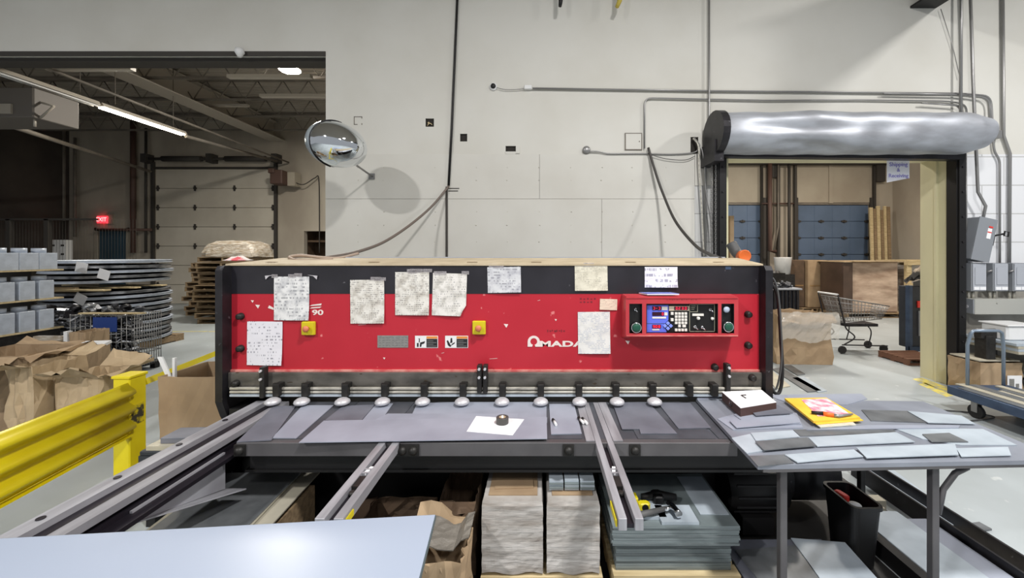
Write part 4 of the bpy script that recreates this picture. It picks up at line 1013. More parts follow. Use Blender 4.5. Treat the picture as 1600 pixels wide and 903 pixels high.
for i, (p, mt, lab) in enumerate(loose): poly(p, Z + .006, .005, mt, 'steel_plate', lab, 'metal plate')
poly([(606, 646), (809, 646), (809, 652), (855, 652), (855, 660), (560, 668)], Z + .011, .0035, SHEETA, 'steel_sheet', 'grey sheet tucked beneath the long pointed sheet on the bed', 'metal sheet')
poly([(467, 691), (506, 657), (854, 651), (855, 685)], Z + .016, .004, SHEETA, 'steel_sheet', 'long pale grey sheet with a pointed left end across the bed front', 'metal sheet')
poly([(744, 650), (819, 655), (801, 680), (729, 674)], Z + .0175, .001, WHITEP, 'paper_sheet', 'white paper lying on the long sheet under the tape roll', 'paper')
x, y = G(785, 661, Z + .018)
t = thing('tape_roll', 'black tape roll standing on the white paper', 'tape roll', (x, y, Z + .018))
m = MB(); n = 28
m.lathe([(.020, 0), (.036, 0), (.037, .004), (.037, .034), (.036, .037), (.020, .037), (.020, 0)], (x, y, Z + .018), seg=28); m.build('tape', mat('grey_black_tape', rgb(74, 72, 70), .45), t)
m = MB(); m.lathe([(.0165, .0), (.0195, 0), (.0195, .036), (.0165, .036), (.0165, 0)], (x, y, Z + .019), seg=24); m.build('core', CARDL, t)
m = MB(); m.cyl((x, y + .002, Z + .019), (x, y + .002, Z + .062), .009, .006, 12); o = m.build('chalk_stub', PLWHITE); tag(o, 'white stub standing inside the black tape roll', 'chalk')
for (px, py, a, lab) in ((866, 660, .25, 'white and black marker lying on the small plate left of the right arm'), (907, 657, .35, 'white marker, left one of the pair touching the right arm'), (913, 658, .3, 'white marker, right one of the pair touching the right arm')):
    x, y = G(px, py, Z + .012)
    t = thing('marker_pen', lab, 'marker pen', (x, y, Z + .006))
    dx, dy = math.sin(a) * .04, math.cos(a) * .04
    zz = Z + .015
    m = MB(); m.cyl((x + dx, y - dy, zz), (x, y + dy * .2, zz), .008, seg=12); m.build('barrel', PLWHITE, t)
    m = MB(); m.tube([(x, y + dy * .2, zz), (x - dx * .7, y + dy * .9, zz), (x - dx * .9, y + dy * 1.05, zz)], [.009, .0085, .005], 12); m.build('cap', BLACKM, t)

# left bench with plates beside the arm
t = thing('side_bench', 'low dark steel bench left of the squaring arm', 'bench', (-2.35, 2.4, 0))
m = MB(); m.box(-2.66, -2.04, 2.55, 2.74, .50, .53, c=.01)
m.box(-2.66, -2.04, 2.55, 2.58, .40, .50); m.build('bench_top', DARKBODY, t)
for x in (-2.62, -2.1):
    m = MB(); m.box(x - .03, x + .03, 2.59, 2.73, 0, .5); m.build('leg', BLACKM, t)
m = MB(); m.box(-2.62, -2.20, 2.56, 2.74, .531, .56); tag(m.build('steel_block', SHEETE), 'flat grey block lying lowest on the side bench', 'block')
m = MB(); m.box(-2.56, -2.16, 2.60, 2.76, .562, .60, rot=.05, c=.004); tag(m.build('steel_block', SHEETB), 'dark flat plate stacked on the side bench block', 'plate')
m = MB(); m.box(-2.12, -1.97, 2.15, 2.53, .60, .70, c=.01); m.cyl((-2.04, 2.3, .70), (-2.04, 2.3, .74), .03, seg=14, m=1); m.cyl((-2.04, 2.46, .70), (-2.04, 2.46, .73), .02, seg=12, m=1)
m.box(-2.08, -2.0, 2.2, 2.5, 0, .60); tag(m.build('clamp_block', [DARKCAST, PAD]), 'dark clamp block with bolts between bench and squaring arm', 'clamp')

# stack of sheets under the left arm
m = MB(); m.box(-1.94, -1.40, 1.92, 2.40, 0, .40); tag(m.build('dark_crate', WOODD), 'dark crate carrying the loose sheets under the left arm', 'crate')
z = .403
for i in range(8):
    dx, dy = random.uniform(-.05, .03), random.uniform(-.05, .04)
    m = MB(); m.box(-1.95 + dx, -1.38 + dx - random.uniform(0, .12), 1.88 + dy, 2.42 + dy, z, z + .007, rot=.04 + random.uniform(-.10, .10)); z += .0078
    tag(m.build('steel_sheet', SHEETE if i % 2 == 0 else SHEETD), 'dull sheet in the loose stack under the left arm', 'metal sheet', 'loose sheets under the left arm')

# pallets
def pallet(x0, x1, y0, y1, label, z=0.0, h=.13, mt=None, n=6, rot=0.0, group=None, along='x'):
    mt = mt or WOOD
    t = thing('wooden_pallet', label, 'pallet', ((x0 + x1) / 2, (y0 + y1) / 2, z), group)
    w = (y1 - y0) / n
    for (za, zb, kk) in ((z + h - .02, z + h, n), (z, z + .02, 3)):
        m = MB()
        for i in range(kk):
            yy = y0 + (y1 - y0 - w * .8) * i / (kk - 1); m.box(x0, x1, yy, yy + w * .8, za, zb)
        m.build('deck_boards', mt, t)
    for i in range(3):
        xx = x0 + (x1 - x0 - .05) * i / 2; m = MB(); m.box(xx, xx + .05, y0 + .004, y1 - .004, z + .021, z + h - .021); m.build('stringer', mt, t)
    return t
pallet(.40, 1.08, 2.05, 2.62, 'pale wooden pallet under the grey sheet stack', h=.125)
z = .126
for i in range(20):
    w0 = .42 if i < 11 else .395
    x1 = 1.045 if i < 11 else 1.075
    dx = random.uniform(-.006, .006)
    m = MB(); m.box(w0 + dx, x1 + dx, 2.08 + random.uniform(0, .008) - (.03 if i > 11 else 0), 2.54, z, z + .0122); z += .0132
    tag(m.build('steel_blank', STACKM if i % 3 else STACKD), 'grey steel blank in the neat stack on the pale pallet', 'metal sheet', 'steel blanks stacked on the pallet')
ztop = z
for (a, b, c, d, lab) in ((.46, .70, 2.10, 2.26, 'small blank on the neat stack, left of the pair beneath the hammer'), (.66, .86, 2.06, 2.20, 'small blank nearest the front edge on the neat stack')):
    m = MB(); m.box(a, b, c, d, ztop, ztop + .016); tag(m.build('steel_blank', SHEETC), lab, 'metal sheet')
m = MB(); m.box(.90, 1.06, 2.14, 2.5, ztop, ztop + .004); tag(m.build('steel_blank', SHEETC), 'thin blank at the right end on top of the neat stack', 'metal sheet')
# hammer and tape measure on the stack
zz = ztop + .034
t = thing('hammer', 'hammer with a dark handle lying on the neat sheet stack', 'hammer', (.66, 2.12, ztop + .016))
hx, hy = W(1052, 2.12), 2.12
m = MB(); m.tube([(.48, 2.06, zz), (.56, 2.09, zz + .002), (hx - .03, 2.13, zz + .01)], [.019, .017, .012], 12); m.build('grip', RUBBERG, t)
m = MB(); m.tube([(hx - .05, 2.12, zz + .009), (hx, 2.135, zz + .012)], .010, 10); m.tube([(hx - .012, 2.17, zz + .014), (hx, 2.14, zz + .014), (hx + .012, 2.10, zz + .014), (hx + .016, 2.075, zz + .012)], [.014, .019, .016, .020], 12); m.build('head', CHROME, t)
x = W(1006, 2.17)
m = MB(); m.box(x - .035, x + .03, 2.14, 2.18, ztop + .018, ztop + .06, c=.01); m.cyl((x, 2.135, ztop + .04), (x, 2.14, ztop + .04), .018, seg=14, m=1); m.box(x - .05, x - .03, 2.17, 2.23, ztop + .018, ztop + .07, c=.004, m=0)
tag(m.build('tape_measure', [YBOX, BLACKM]), 'yellow tape measure lying by the end of the right arm', 'tape measure')
m = MB(); m.tube([(.60, 2.24, zz), (.70, 2.25, zz + .01), (.80, 2.24, zz)], [.02, .024, .018], 10); m.box(.66, .72, 2.2, 2.28, ztop + .016, ztop + .06, c=.01); tag(m.build('hand_tool', BLACKM), 'black hand tool lying behind the hammer', 'tool')
# strap-wrapped stacks
def wrapped(x0, x1, y0, y1, z0, z1, label, seed):
    random.seed(seed)
    t = thing('wrapped_stack', label, 'wrapped stack', ((x0 + x1) / 2, (y0 + y1) / 2, z0))
    m = MB(); nx, nz = 14, 16; vs = []; fs = []
    loop = []
    for k in range(4 * nx):
        s, u = divmod(k, nx); u = u / nx
        loop.append([(x0 + (x1 - x0) * u, y0), (x1, y0 + (y1 - y0) * u), (x1 - (x1 - x0) * u, y1), (x0, y1 - (y1 - y0) * u)][s])
    cx, cy = (x0 + x1) / 2, (y0 + y1) / 2
    for j in range(nz + 1):
        v = j / nz
        for k, (x, y) in enumerate(loop):
            r = 1 + random.uniform(-.006, .006) - (.03 if v > .97 else 0) + .015 * math.sin(v * 20 + k * .2) * (.3)
            vs.append((cx + (x - cx) * r, cy + (y - cy) * r, z0 + (z1 - z0) * v + (.008 * math.sin(k * .7) if j == 0 else 0)))
    n = len(loop)
    for j in range(nz):
        for k in range(n):
            fs.append([j * n + k, j * n + (k + 1) % n, (j + 1) * n + (k + 1) % n, (j + 1) * n + k])
    fs.append([nz * n + k for k in range(n)]); fs.append([k for k in range(n)][::-1])
    m.add(vs, fs, 0, False); m.build('stretch_film', WRAP, t)
    m = MB(); m.box(x0 + .03, x1 - .03, y0 + .05, y1 - .03, z1 + .001, z1 + .006); m.box(x0 + .05, x1 - .06, y0 + .10, y1 - .08, z1 + .007, z1 + .011, rot=.05); m.build('top_card', CARD, t)
    random.seed(seed + 50)
    return t
pallet(-.31, .34, 2.04, 2.60, 'wooden pallet under the two film wrapped stacks', h=.125)
wrapped(-.305, .022, 2.05, 2.55, .14, .522, 'film wrapped stack of sheets, left one under the bed', 11)
wrapped(.042, .325, 2.05, 2.55, .14, .522, 'film wrapped stack of sheets with small plates on top', 12)
for i, px in enumerate((858, 882, 906)):
    z = .534
    for j in range(5):
        x0 = W(px, 2.15); m = MB(); m.box(x0, x0 + .078, 2.12 + random.uniform(0, .01), 2.22, z, z + .010); z += .0112
        if i == 1 and j == 0: pass
        tag(m.build('small_plate', STACKM if j % 2 else SHEETC), ['small plate in the left pile on the right wrapped stack', 'small plate in the middle pile on the right wrapped stack', 'small plate in the right pile on the right wrapped stack'][i], 'metal plate', ['left pile of small plates', 'middle pile of small plates', 'right pile of small plates'][i])

# cartons ------------------------------------------------------------
def carton(x0, x1, y0, y1, z0, z1, label, mt, flaps=((0, .2, -.06), (1, .2, -.06), (2, .2, .08), (3, .2, .08)), jit=.012, rot=0.0, group=None, name='cardboard_box', seed=1, loc=None):
    """open carton: thin crumpled walls, bottom, hinged flaps (side, length, rise)"""
    rnd = random.Random(seed)
    cx, cy = (x0 + x1) / 2, (y0 + y1) / 2
    t = thing(name, label, 'box', (cx, cy, z0), group)
    R = Matrix.Translation((cx, cy, 0)) @ Matrix.Rotation(rot, 4, 'Z')
    hx, hy = (x1 - x0) / 2, (y1 - y0) / 2
    n, nz = 8, 6; th = .006
    loop = []
    for k in range(4 * n):
        s, u = divmod(k, n); u /= n
        loop.append([(-hx + 2 * hx * u, -hy), (hx, -hy + 2 * hy * u), (hx - 2 * hx * u, hy), (-hx, hy - 2 * hy * u)][s])
    m = MB(R); N = len(loop); vs = []; fs = []
    jj = [[rnd.uniform(-jit, jit) for _ in loop] for _ in range(nz + 1)]
    for side in (0, 1):
        for j in range(nz + 1):
            for k, (x, y) in enumerate(loop):
                f = 1 + jj[j][k] / max(hx, hy) * (1 if j else .2)
                d = th if side else 0
                xx, yy = x * f, y * f
                L_ = math.hypot(xx, yy) or 1
                vs.append((xx - d * xx / L_, yy - d * yy / L_, z0 + .002 + (z1 - z0) * j / nz + (rnd.uniform(-jit, jit) if j == nz and not side else 0)))
    base = (nz + 1) * N
    for j in range(nz):
        for k in range(N):
            q = (k + 1) % N
            fs.append([j * N + k, j * N + q, (j + 1) * N + q, (j + 1) * N + k]); fs.append([base + j * N + q, base + j * N + k, base + (j + 1) * N + k, base + (j + 1) * N + q])
    for k in range(N):
        q = (k + 1) % N; fs.append([nz * N + k, nz * N + q, base + nz * N + q, base + nz * N + k])
    fs.append([k for k in range(N)][::-1]); fs.append([base + k for k in range(N)])
    m.add(vs, fs, 0); m.build('carton_body', mt, t)
    for (s, L_, rise) in flaps:
        a, b, nx_, ny_ = [((-hx, -hy), (hx, -hy), 0, -1), ((hx, -hy), (hx, hy), 1, 0), ((hx, hy), (-hx, hy), 0, 1), ((-hx, hy), (-hx, -hy), -1, 0)][s]
        m = MB(R); nn = 5; vs = []; fs = []
        for side in (0, 1):
            for i in range(nn + 1):
                u = i / nn
                for v in (0, .5, 1):
                    x = a[0] + (b[0] - a[0]) * u + nx_ * L_ * v; y = a[1] + (b[1] - a[1]) * u + ny_ * L_ * v
                    sl = .06 * v * (u - .5)
                    vs.append((x, y, z1 + rise * v + sl + rnd.uniform(-jit, jit) * v * 1.6 + (.004 if side else 0)))
        o = (nn + 1) * 3
        for i in range(nn):
            for v in range(2):
                k = i * 3 + v; fs.append([k, k + 1, k + 4, k + 3]); fs.append([o + k, o + k + 3, o + k + 4, o + k + 1])
        for i in range(nn): fs.append([i * 3 + 2, (i + 1) * 3 + 2, o + (i + 1) * 3 + 2, o + i * 3 + 2])
        m.add(vs, fs, 0); m.build('flap', mt, t)
    return t
carton(-.66, -.36, 1.78, 2.02, 0, .40, 'crumpled brown carton just right of the pale blue panel', CARD, flaps=((2, .12, .03), (3, .1, -.04)), jit=.016, seed=3)
m = MB(); rnd = random.Random(5); vs = []; fs = []
for i in range(9):
    for j in range(7): vs.append((-.64 + .30 * i / 8, 1.86 + .2 * j / 6, .425 + .018 * math.sin(i * .9) + rnd.uniform(-.006, .006) + (.03 if i > 6 else 0)))
for i in range(8):
    for j in range(6): k = i * 7 + j; fs.append([k, k + 1, k + 8, k + 7])
m.add(vs, fs, 0, False); m.add([(v[0], v[1], v[2] - .004) for v in vs], [f[::-1] for f in fs]); tag(m.build('plastic_liner', mat('grey_liner', rgb(128, 122, 114), .4, bump=.6, bscale=20)), 'crumpled grey liner lying on the crumpled carton', 'liner')
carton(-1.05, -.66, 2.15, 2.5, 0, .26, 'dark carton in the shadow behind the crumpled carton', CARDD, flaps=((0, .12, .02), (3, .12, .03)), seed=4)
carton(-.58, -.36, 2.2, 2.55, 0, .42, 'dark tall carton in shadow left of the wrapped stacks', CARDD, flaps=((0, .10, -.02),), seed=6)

# yellow guard rail ---------------------------------------------------
t = thing('guard_rail', 'bright yellow ribbed steel guard rail at the left', 'guard rail', (-3.3, 2.6, 0))
def RX(y): return -3.21 - (y - 2.28) * .19
def wbeam(y0, y1, z0, z1, name, humps=3):
    m = MB(); prof = []; n = humps * 8
    for k in range(n + 1):
        u = k / n; prof.append((.07 * (0.5 - 0.5 * math.cos(u * humps * 2 * PI)), z0 + (z1 - z0) * u))
    vs = []; fs = []
    for y in (y0, y1):
        for s in (0, 1):
            for (d, z) in prof: vs.append((RX(y) + .075 + d - s * .006, y, z))
    N = len(prof)
    for k in range(N - 1):
        fs.append([k, k + 1, 2 * N + k + 1, 2 * N + k]); fs.append([N + k + 1, N + k, 3 * N + k, 3 * N + k + 1])
    fs.append([0, N, 3 * N, 2 * N]); fs.append([N - 1, 2 * N - 1, 4 * N - 1, 3 * N - 1])
    for b in (0, 2 * N): 
        for k in range(N - 1): fs.append([b + k, b + k + 1, b + N + k + 1, b + N + k])
    m.add(vs, fs, 0, True); m.build(name, YEL, t)
wbeam(.9, 3.07, .40, .81, 'rail_beam')
m = MB(); m.slab((RX(.9) + .04, .9, .395), (RX(3.07) + .04, 3.07, .395), (RX(3.07) + .12, 3.07, .395), (RX(.9) + .12, .9, .395), .006)
m.build('lower_lip', YEL, t)
def post(y):
    m = MB(); x = RX(y) + .03; w = .068
    m.box(x - w, x + w, y - w, y + w, 0.012, .84, c=.008); m.box(x - w - .008, x + w + .008, y - w - .008, y + w + .008, .84, .862, c=.006)
    p = m.build('post', YEL, t)
    m = MB(); m.box(x - .12, x + .12, y - .12, y + .12, 0, .012); m.build('foot_plate', YEL, p)
    m = MB()
    for z in (.48, .62, .76): m.cyl((x + .0, y - w - .012, z), (x + .0, y - w, z), .012, seg=8)
    m.build('bolt_row', CHROME, p)
    return x, w
x, w = post(3.14)
m = MB(); m.box(x + w, x + w + .004, 3.08, 3.18, .46, .62); m.build('rust_scuff', mat('black_scuff', rgb(60, 56, 44), .6, c2=rgb(210, 192, 30), scale=22, contrast=(.45, .55)), t)
post(4.55)
m = MB(); y0, y1 = 3.21, 4.48; m.slab((RX(y0) + .03, y0, .775), (RX(y1) + .03, y1, .775), (RX(y1) + .10, y1, .80), (RX(y0) + .10, y0, .80), .05); m.build('rail_beam', YEL, t)

carton(-3.02, -2.44, 3.05, 3.5, 0, .86, 'open brown carton standing between guard rail and machine', CARD, flaps=(), jit=.006, seed=9)
m = MB(); m.box(-2.96, -2.94, 3.1, 3.12, .6, 1.0); m.slab((-2.99, 3.12, .78), (-2.95, 3.12, .78), (-3.07, 3.14, 1.0), (-3.11, 3.14, 1.0), .012); tag(m.build('foam_strip', PLWHITE), 'white strip sticking up out of the open brown carton', 'strip')
m = MB(); m.slab((-2.62, 3.30, .60), (-2.56, 3.30, .60), (-2.56, 3.32, .95), (-2.62, 3.32, .95), .01); tag(m.build('foam_strip', PLWHITE), 'second white strip inside the open brown carton', 'strip')

# left cartons behind the rail
carton(-6.0, -5.22, 3.85, 4.4, 0, .80, 'big brown carton at the left edge behind the guard rail', CARD, flaps=((0, .3, -.28), (1, .12, .0), (2, .10, .02)), jit=.02, seed=21)
carton(-5.15, -4.90, 3.72, 4.15, 0, .74, 'upright brown carton in the middle of the carton heap', CARDL, flaps=((0, .2, .04), (2, .2, .08)), jit=.02, seed=22)
carton(-4.86, -4.42, 3.85, 4.25, 0, .60, 'brown carton with wide spread flaps beside the yellow post', CARDL, flaps=((0, .16, .10), (1, .16, .05), (2, .14, .10)), jit=.02, seed=23)
m = MB(); m.slab((-5.3, 4.32, .74), (-5.0, 4.32, .74), (-5.0, 4.5, .80), (-5.3, 4.5, .79), .03); tag(m.build('foam_sheet', PLWHITE), 'white foam sheet lying on the spread flap carton', 'foam')
carton(-6.80, -6.40, 5.2, 5.6, 0, .66, 'glossy wrapped carton behind the carton heap', CARDD, flaps=(), jit=.02, seed=24)
m = MB(); rnd = random.Random(4); m.box(-6.72, -6.36, 5.10, 5.16, .0, .74); m.box(-6.34, -6.29, 5.12, 5.18, .0, .80, m=1); tag(m.build('wrapped_parcel', [BAG, PLWHITE]), 'shiny wrapped parcel leaning on the glossy carton', 'parcel')
carton(-6.24, -6.02, 5.1, 5.4, 0, .79, 'tall plain carton between the heap and scrap basket', CARD, flaps=(), jit=.01, seed=25)

# galvanised duct boxes on boards
xg = -7.5
for r, (z0, h) in enumerate(((1.60, .25), (1.16, .27), (.70, .29))):
    for c in range(2, 5):
        y0 = 4.88 + c * .222
        lab = ['top', 'middle', 'bottom'][r] + ' row galvanized duct box, ' + ['', '', 'cut by the left edge of the photo', 'the middle one', 'the rightmost one'][c]
        t = thing('duct_box', lab, 'duct box', (xg - .15, y0 + .15, z0), 'galvanized duct boxes in rows')
        m = MB(); m.box(xg - .26, xg, y0, y0 + (.216 if r == 0 else .175), z0, z0 + h, c=.004); m.build('box_body', GALV, t)
        m = MB(); m.lathe([(.075, 0), (.075, .07), (.070, .07), (.070, 0)], (xg - .13, y0 + .09, z0 + h), seg=24); m.build('collar', GALV, t)
    m = MB(); m.box(xg - .9, xg + .03, 4.5, 6.04, z0 - .022, z0 - .002); tag(m.build('plywood_board', WOOD), ['top', 'middle', 'bottom'][r] + ' board under a row of galvanized duct boxes', 'board')
m = MB(); m.box(xg - .9, xg + .02, 4.5, 6.0, 0, .677); tag(m.build('stack_base', DARKCAST), 'dark crate under the rows of duct boxes', 'crate')
for r, (z0, z1) in enumerate(((.70, 1.137), (1.16, 1.577))):
    for y in (4.6, 5.2, 5.95):
        m = MB(); m.box(xg - .86, xg - .36, y, y + .05, z0 + .001, z1); tag(m.build('spacer_block', STEELD), ['lower', 'upper'][r] + ' dark spacer block between the duct box boards', 'spacer', ['lower', 'upper'][r] + ' spacer blocks')

# stacks of curved duct rings
cxr, cyr = W(172, 7.5), 7.5
rr = .86
pallet(cxr - .8, cxr + .8, cyr - .7, cyr + .7, 'old pallet under the stacked steel rings', mt=WOODD, h=.14)
zs = [.16 + .085 * k for k in range(12)] 
zlist = zs + [1.30, 1.39, 1.48, 1.57, 1.66]
for k, z in enumerate(zlist):
    m = MB(); r = rr + random.uniform(-.02, .02); hh = .05
    m.lathe([(r - .06, 0), (r, 0), (r + .02, .01), (r, .02), (r, hh - .01), (r + .02, hh), (r - .06, hh), (r - .06, 0)], (cxr + random.uniform(-.02, .02), cyr, z), seg=48)
    tag(m.build('steel_ring', SCRAPM if k % 2 else GALV), 'large steel ring stacked ' + ('above' if z > 1.25 else 'below') + ' the wooden spacer boards', 'ring', 'steel rings above the boards' if z > 1.25 else 'steel rings below the boards')
m = MB()
for y in (-.5, 0, .5): m.box(cxr - .95, cxr + 1.0, cyr + y - .5, cyr + y - .38, 1.20, 1.225)
m.box(cxr - .5, cxr + .35, cyr - .86, cyr - .8, 1.17, 1.25, 1)
tag(m.build('spacer_boards', [WOOD, CARDL]), 'pale spacer boards between the two stacks of steel rings', 'board')
for (px, py, rt) in ((127, 418, .2), (162, 429, .3), (125, 467, .5)):
    x, z = W(px, 6.58), H(py, 6.58)
    R = Matrix.Translation((x, 6.58, z)) @ Matrix.Rotation(rt, 4, 'Y')
    m = MB(R); m.prism([(-.10, -.085), (.10, -.085), (.10, .085), (-.10, .085)], 'y', 0, .004); tag(m.build('paper_tag', WHITEP), {418: 'white tag on the top rings, upper left', 429: 'white tag on the upper rings, right', 467: 'white tag tilted on the lower rings'}[py], 'tag')
# scrap basket
xb0, xb1, yb0, yb1 = -7.08, -6.15, 5.8, 6.25
t = thing('wire_basket', 'wire basket heaped with cut metal scrap', 'basket', ((xb0 + xb1) / 2, 6.2, 0))
m = MB()
for z in (.12, .3, .5, .7, .9): m.tube([(xb0, yb0, z), (xb1, yb0, z), (xb1, yb1, z), (xb0, yb1, z)], .008, 5, closed=True)
for k in range(13):
    x = xb0 + (xb1 - xb0) * k / 12; m.cyl((x, yb0, .1), (x, yb0, .92), .005, seg=5)
    y = yb0 + (yb1 - yb0) * k / 12; m.cyl((xb1, y, .1), (xb1, y, .92), .005, seg=5)
m.build('wire_cage', CONDUIT, t)
m = MB(); m.box(xb0, xb1, yb0, yb1, .08, .11)
for x in (xb0 + .05, xb1 - .05):
    for y in (yb0 + .05, yb1 - .05): m.box(x - .04, x + .04, y - .04, y + .04, 0, .08)
m.build('base_frame', BLACKM, t)
m = MB(); m.box(-6.72, -6.36, yb0 - .015, yb0 - .009, .66, .88); m.build('blue_sign_plate', BLUELAB, t)
m = MB(); m.box(-6.9, -5.95, yb0 - .05, yb0 + .02, .93, .95); m.build('top_board', WOOD, t)
def scrap(name, label, x0, x1, y0, y1, z0, z1, n, s, mts, cat='scrap'):
    rnd = random.Random(n); m = MB()
    for i in range(n):
        w, d, h = rnd.uniform(.4, 1) * s, rnd.uniform(.2, .8) * s, rnd.uniform(.01, .12) * s
        hx = min(w / 2 + .01, (x1 - x0) / 2)
        x = rnd.uniform(x0 + hx, x1 - hx); y = rnd.choice((rnd.uniform(y0 + .05, y0 + .2), rnd.uniform(y0 + .05, y1 - .1))); 
        z = rnd.uniform(z0, z1)
        R = Matrix.Translation((x, y, z)) @ Matrix.Rotation(rnd.uniform(0, PI), 4, 'Z') @ Matrix.Rotation(rnd.uniform(-.9, .9), 4, 'X') @ Matrix.Rotation(rnd.uniform(-.5, .5), 4, 'Y')
        q = MB(R); mi = rnd.choices(range(len(mts)), [5, 1, 3][:len(mts)])[0]
        if rnd.random() < .3: q.lathe([(d * .5, 0), (d * .5, w * .5), (d * .46, w * .5), (d * .46, 0)], (0, 0, 0), seg=12)
        else: q.box(-w / 2, w / 2, -d / 2, d / 2, -h / 2, h / 2)
        n0 = len(m.v); m.v += q.v; m.f += [[a + n0 for a in f] for f in q.f]; m.mi += [mi] * len(q.f); m.smooth += q.smooth
    o = tag(m.build(name, mts), label, cat); o['kind'] = 'stuff'; return o
scrap('metal_scrap', 'tangled metal offcuts filling the wire basket', xb0 + .03, xb1 - .03, yb0 + .0, yb1 - .05, .2, .98, 330, .17, [SCRAPM, SCRAPW, BLACKW])
scrap('metal_scrap', 'loose metal offcuts heaped left of the wire basket', -7.95, xb0 - .05, 6.05, 6.5, .5, .98, 120, .17, [SCRAPM, SCRAPW, BLACKW])
m = MB(); m.box(-8.0, xb0 - .06, 6.06, 6.5, 0, .5); tag(m.build('scrap_bin', BLACKW), 'low dark bin holding the loose offcuts', 'bin')

# pallets piled by the dock door
for (x0, x1, y0, n, zb, dxs, lab, grp) in ((-10.4, -9.2, 11.3, 11, 0, .14, 'old wooden pallet in the tall pile before the dock door', 'pallets piled before the dock door'), ):
    z = zb
    P0 = None
    for k in range(n):
        dx = random.uniform(-dxs, dxs); dy = random.uniform(-.05, .05)
        p = pallet(x0, x1, y0, y0 + 1.1, lab, z=z, mt=WOODD, group=grp) if P0 is None else dup(P0, ((x0 + x1) / 2 + dx, y0 + .55 + dy, z), lab, random.uniform(-.06, .06), grp)
        P0 = P0 or p; z += .142
ZP = z
pallet(-8.9, -7.6, 10.0, 11.0, 'topmost pallet of its pile, directly under the film covered bundle', z=1.61, mt=WOODD)
PB = pallet(-8.9, -7.6, 10.0, 11.0, 'old wooden pallet in the pile beneath the film covered bundle', z=0, mt=WOODD, group='pallets beneath the film covered bundle')
for k in range(1, 11): dup(PB, (-8.25 + random.uniform(-.12, .06), 10.5 + random.uniform(-.05, .05), k * .1465), None, random.uniform(-.05, .05))
m = MB(); rnd = random.Random(8); vs = []; fs = []; N = 26
for j, (z, f) in enumerate(((1.745, 1.0), (1.85, 1.0), (1.98, .92), (2.08, .86), (2.16, .62), (2.18, .2))):
    for k in range(N):
        a = 2 * PI * k / N; x = math.copysign(abs(math.cos(a)) ** .4, math.cos(a)); y = math.copysign(abs(math.sin(a)) ** .4, math.sin(a))
        vs.append((-8.2 + x * .72 * f + rnd.uniform(-.02, .02), 10.5 + y * .5 * f + rnd.uniform(-.02, .02), z + rnd.uniform(-.015, .015)))
for j in range(5):
    for k in range(N): fs.append([j * N + k, j * N + (k + 1) % N, (j + 1) * N + (k + 1) % N, (j + 1) * N + k])
fs.append([5 * N + k for k in range(N)]); fs.append([k for k in range(N)][::-1])
m.add(vs, fs); tag(m.build('wrapped_bundle', BAG), 'crinkly film covered bundle seen above the machine at left', 'bundle')
m = MB(); rnd = random.Random(2); vs = []; fs = []; rx, ry = W(372, 2.95), 2.95
for i in range(9):
    for j in range(7): vs.append((rx - .06 + .14 * i / 8, ry - .08 + .14 * j / 6, ZT + .034 + .035 * math.sin(i / 8 * PI) * math.sin(j / 6 * PI) * rnd.uniform(.5, 1.3)))
for i in range(8):
    for j in range(6): k = i * 7 + j; fs.append([k, k + 1, k + 8, k + 7])
m.add(vs, fs); m.add([(a, b, c - .003) for a, b, c in vs], [f[::-1] for f in fs]); tag(m.build('shop_rag', mat('red_white_rag', rgb(230, 222, 216), .8, c2=rgb(214, 96, 104), scale=9, contrast=(.52, .6))), 'crumpled white and red rag on the left end of the machine top', 'rag')

# left room fittings
m = MB(); x0, x1 = W(157, YF), W(177, YF); m.box(x0 + .22, x1 + .05, YF - .06, YF, H(350, YF), H(335, YF)); t0 = m
t = thing('exit_sign', 'glowing red exit sign above the dark blue door', 'exit sign', (W(165, YF), YF - .1, H(350, YF)))
m.build('back_plate', BEIGE2, t)
m = MB(); m.box(x0, x1 - .12, YF - .12, YF - .05, H(349, YF), H(338, YF), c=.01); m.build('lit_face', EXITG, t)
m = MB(); put_text(m, 'EXIT', (x0 + x1 - .12) / 2, YF - .125, H(343.5, YF), .2, bold=.004, sx=.9); m.build('lettering', EXITW, t)
m = MB(); x0, x1 = W(88, 12.5), W(114, 12.5); m.box(x0, x1, 12.3, 12.5, H(407, 12.5), H(375, 12.5), c=.01); m.box(x0, x1, 12.3, 12.5, 0, H(409, 12.5), 1)
for a in (.12, .42):
    for z in (.1, .38): m.box(x0 + a, x0 + a + .08, 12.28, 12.3, H(403, 12.5) + z, H(403, 12.5) + z + .05, 2)
tag(m.build('control_cabinet', [PLWHITE, STEELD, BLACKM]), 'pale cabinet with four dark vents in the dark left room', 'cabinet')
for i, (px, y0_, y1_, mt_, r_) in enumerate(((208, 190, 395, RUST, .08), (99, 195, 345, STEELP, .06), (117, 215, 370, STEELP, .04), (228, 200, 395, STEELD, .04))):
    conduit('wall_pipe', ['thick red brown pipe rising left of the dock door', 'pale vertical pipe, left of two in the dark corner', 'thin pale vertical pipe, right of two in the dark corner', 'thin dark pipe close beside the dock door'][i], [(px, y0_, YF - .15), (px, y1_, YF - .15)], r_, mt=mt_, cat='pipe')
conduit('wall_pipe', 'brown horizontal pipe above the dark blue door', [(150, 359, YF - .2), (236, 359, YF - .2)], .05, mt=RUST, cat='pipe')
m = MB()
for px in (8, 68): m.box(W(px, 10.5), W(px, 10.5) + .12, 10.5, 10.6, 0, H(342, 10.5))
m.box(-16, W(150, 10.5), 10.5, 10.56, H(344, 10.5), H(341, 10.5)); m.box(-16, W(68, 10.5), 10.5, 10.56, 1.2, 1.24)
for k in range(60): m.cyl((-16 + k * .07 * 1.2, 10.53, 1.22), (-16 + k * .07 * 1.2, 10.53, H(343, 10.5)), .004, seg=4)
struct(m.build('partition_fence', STEELD))
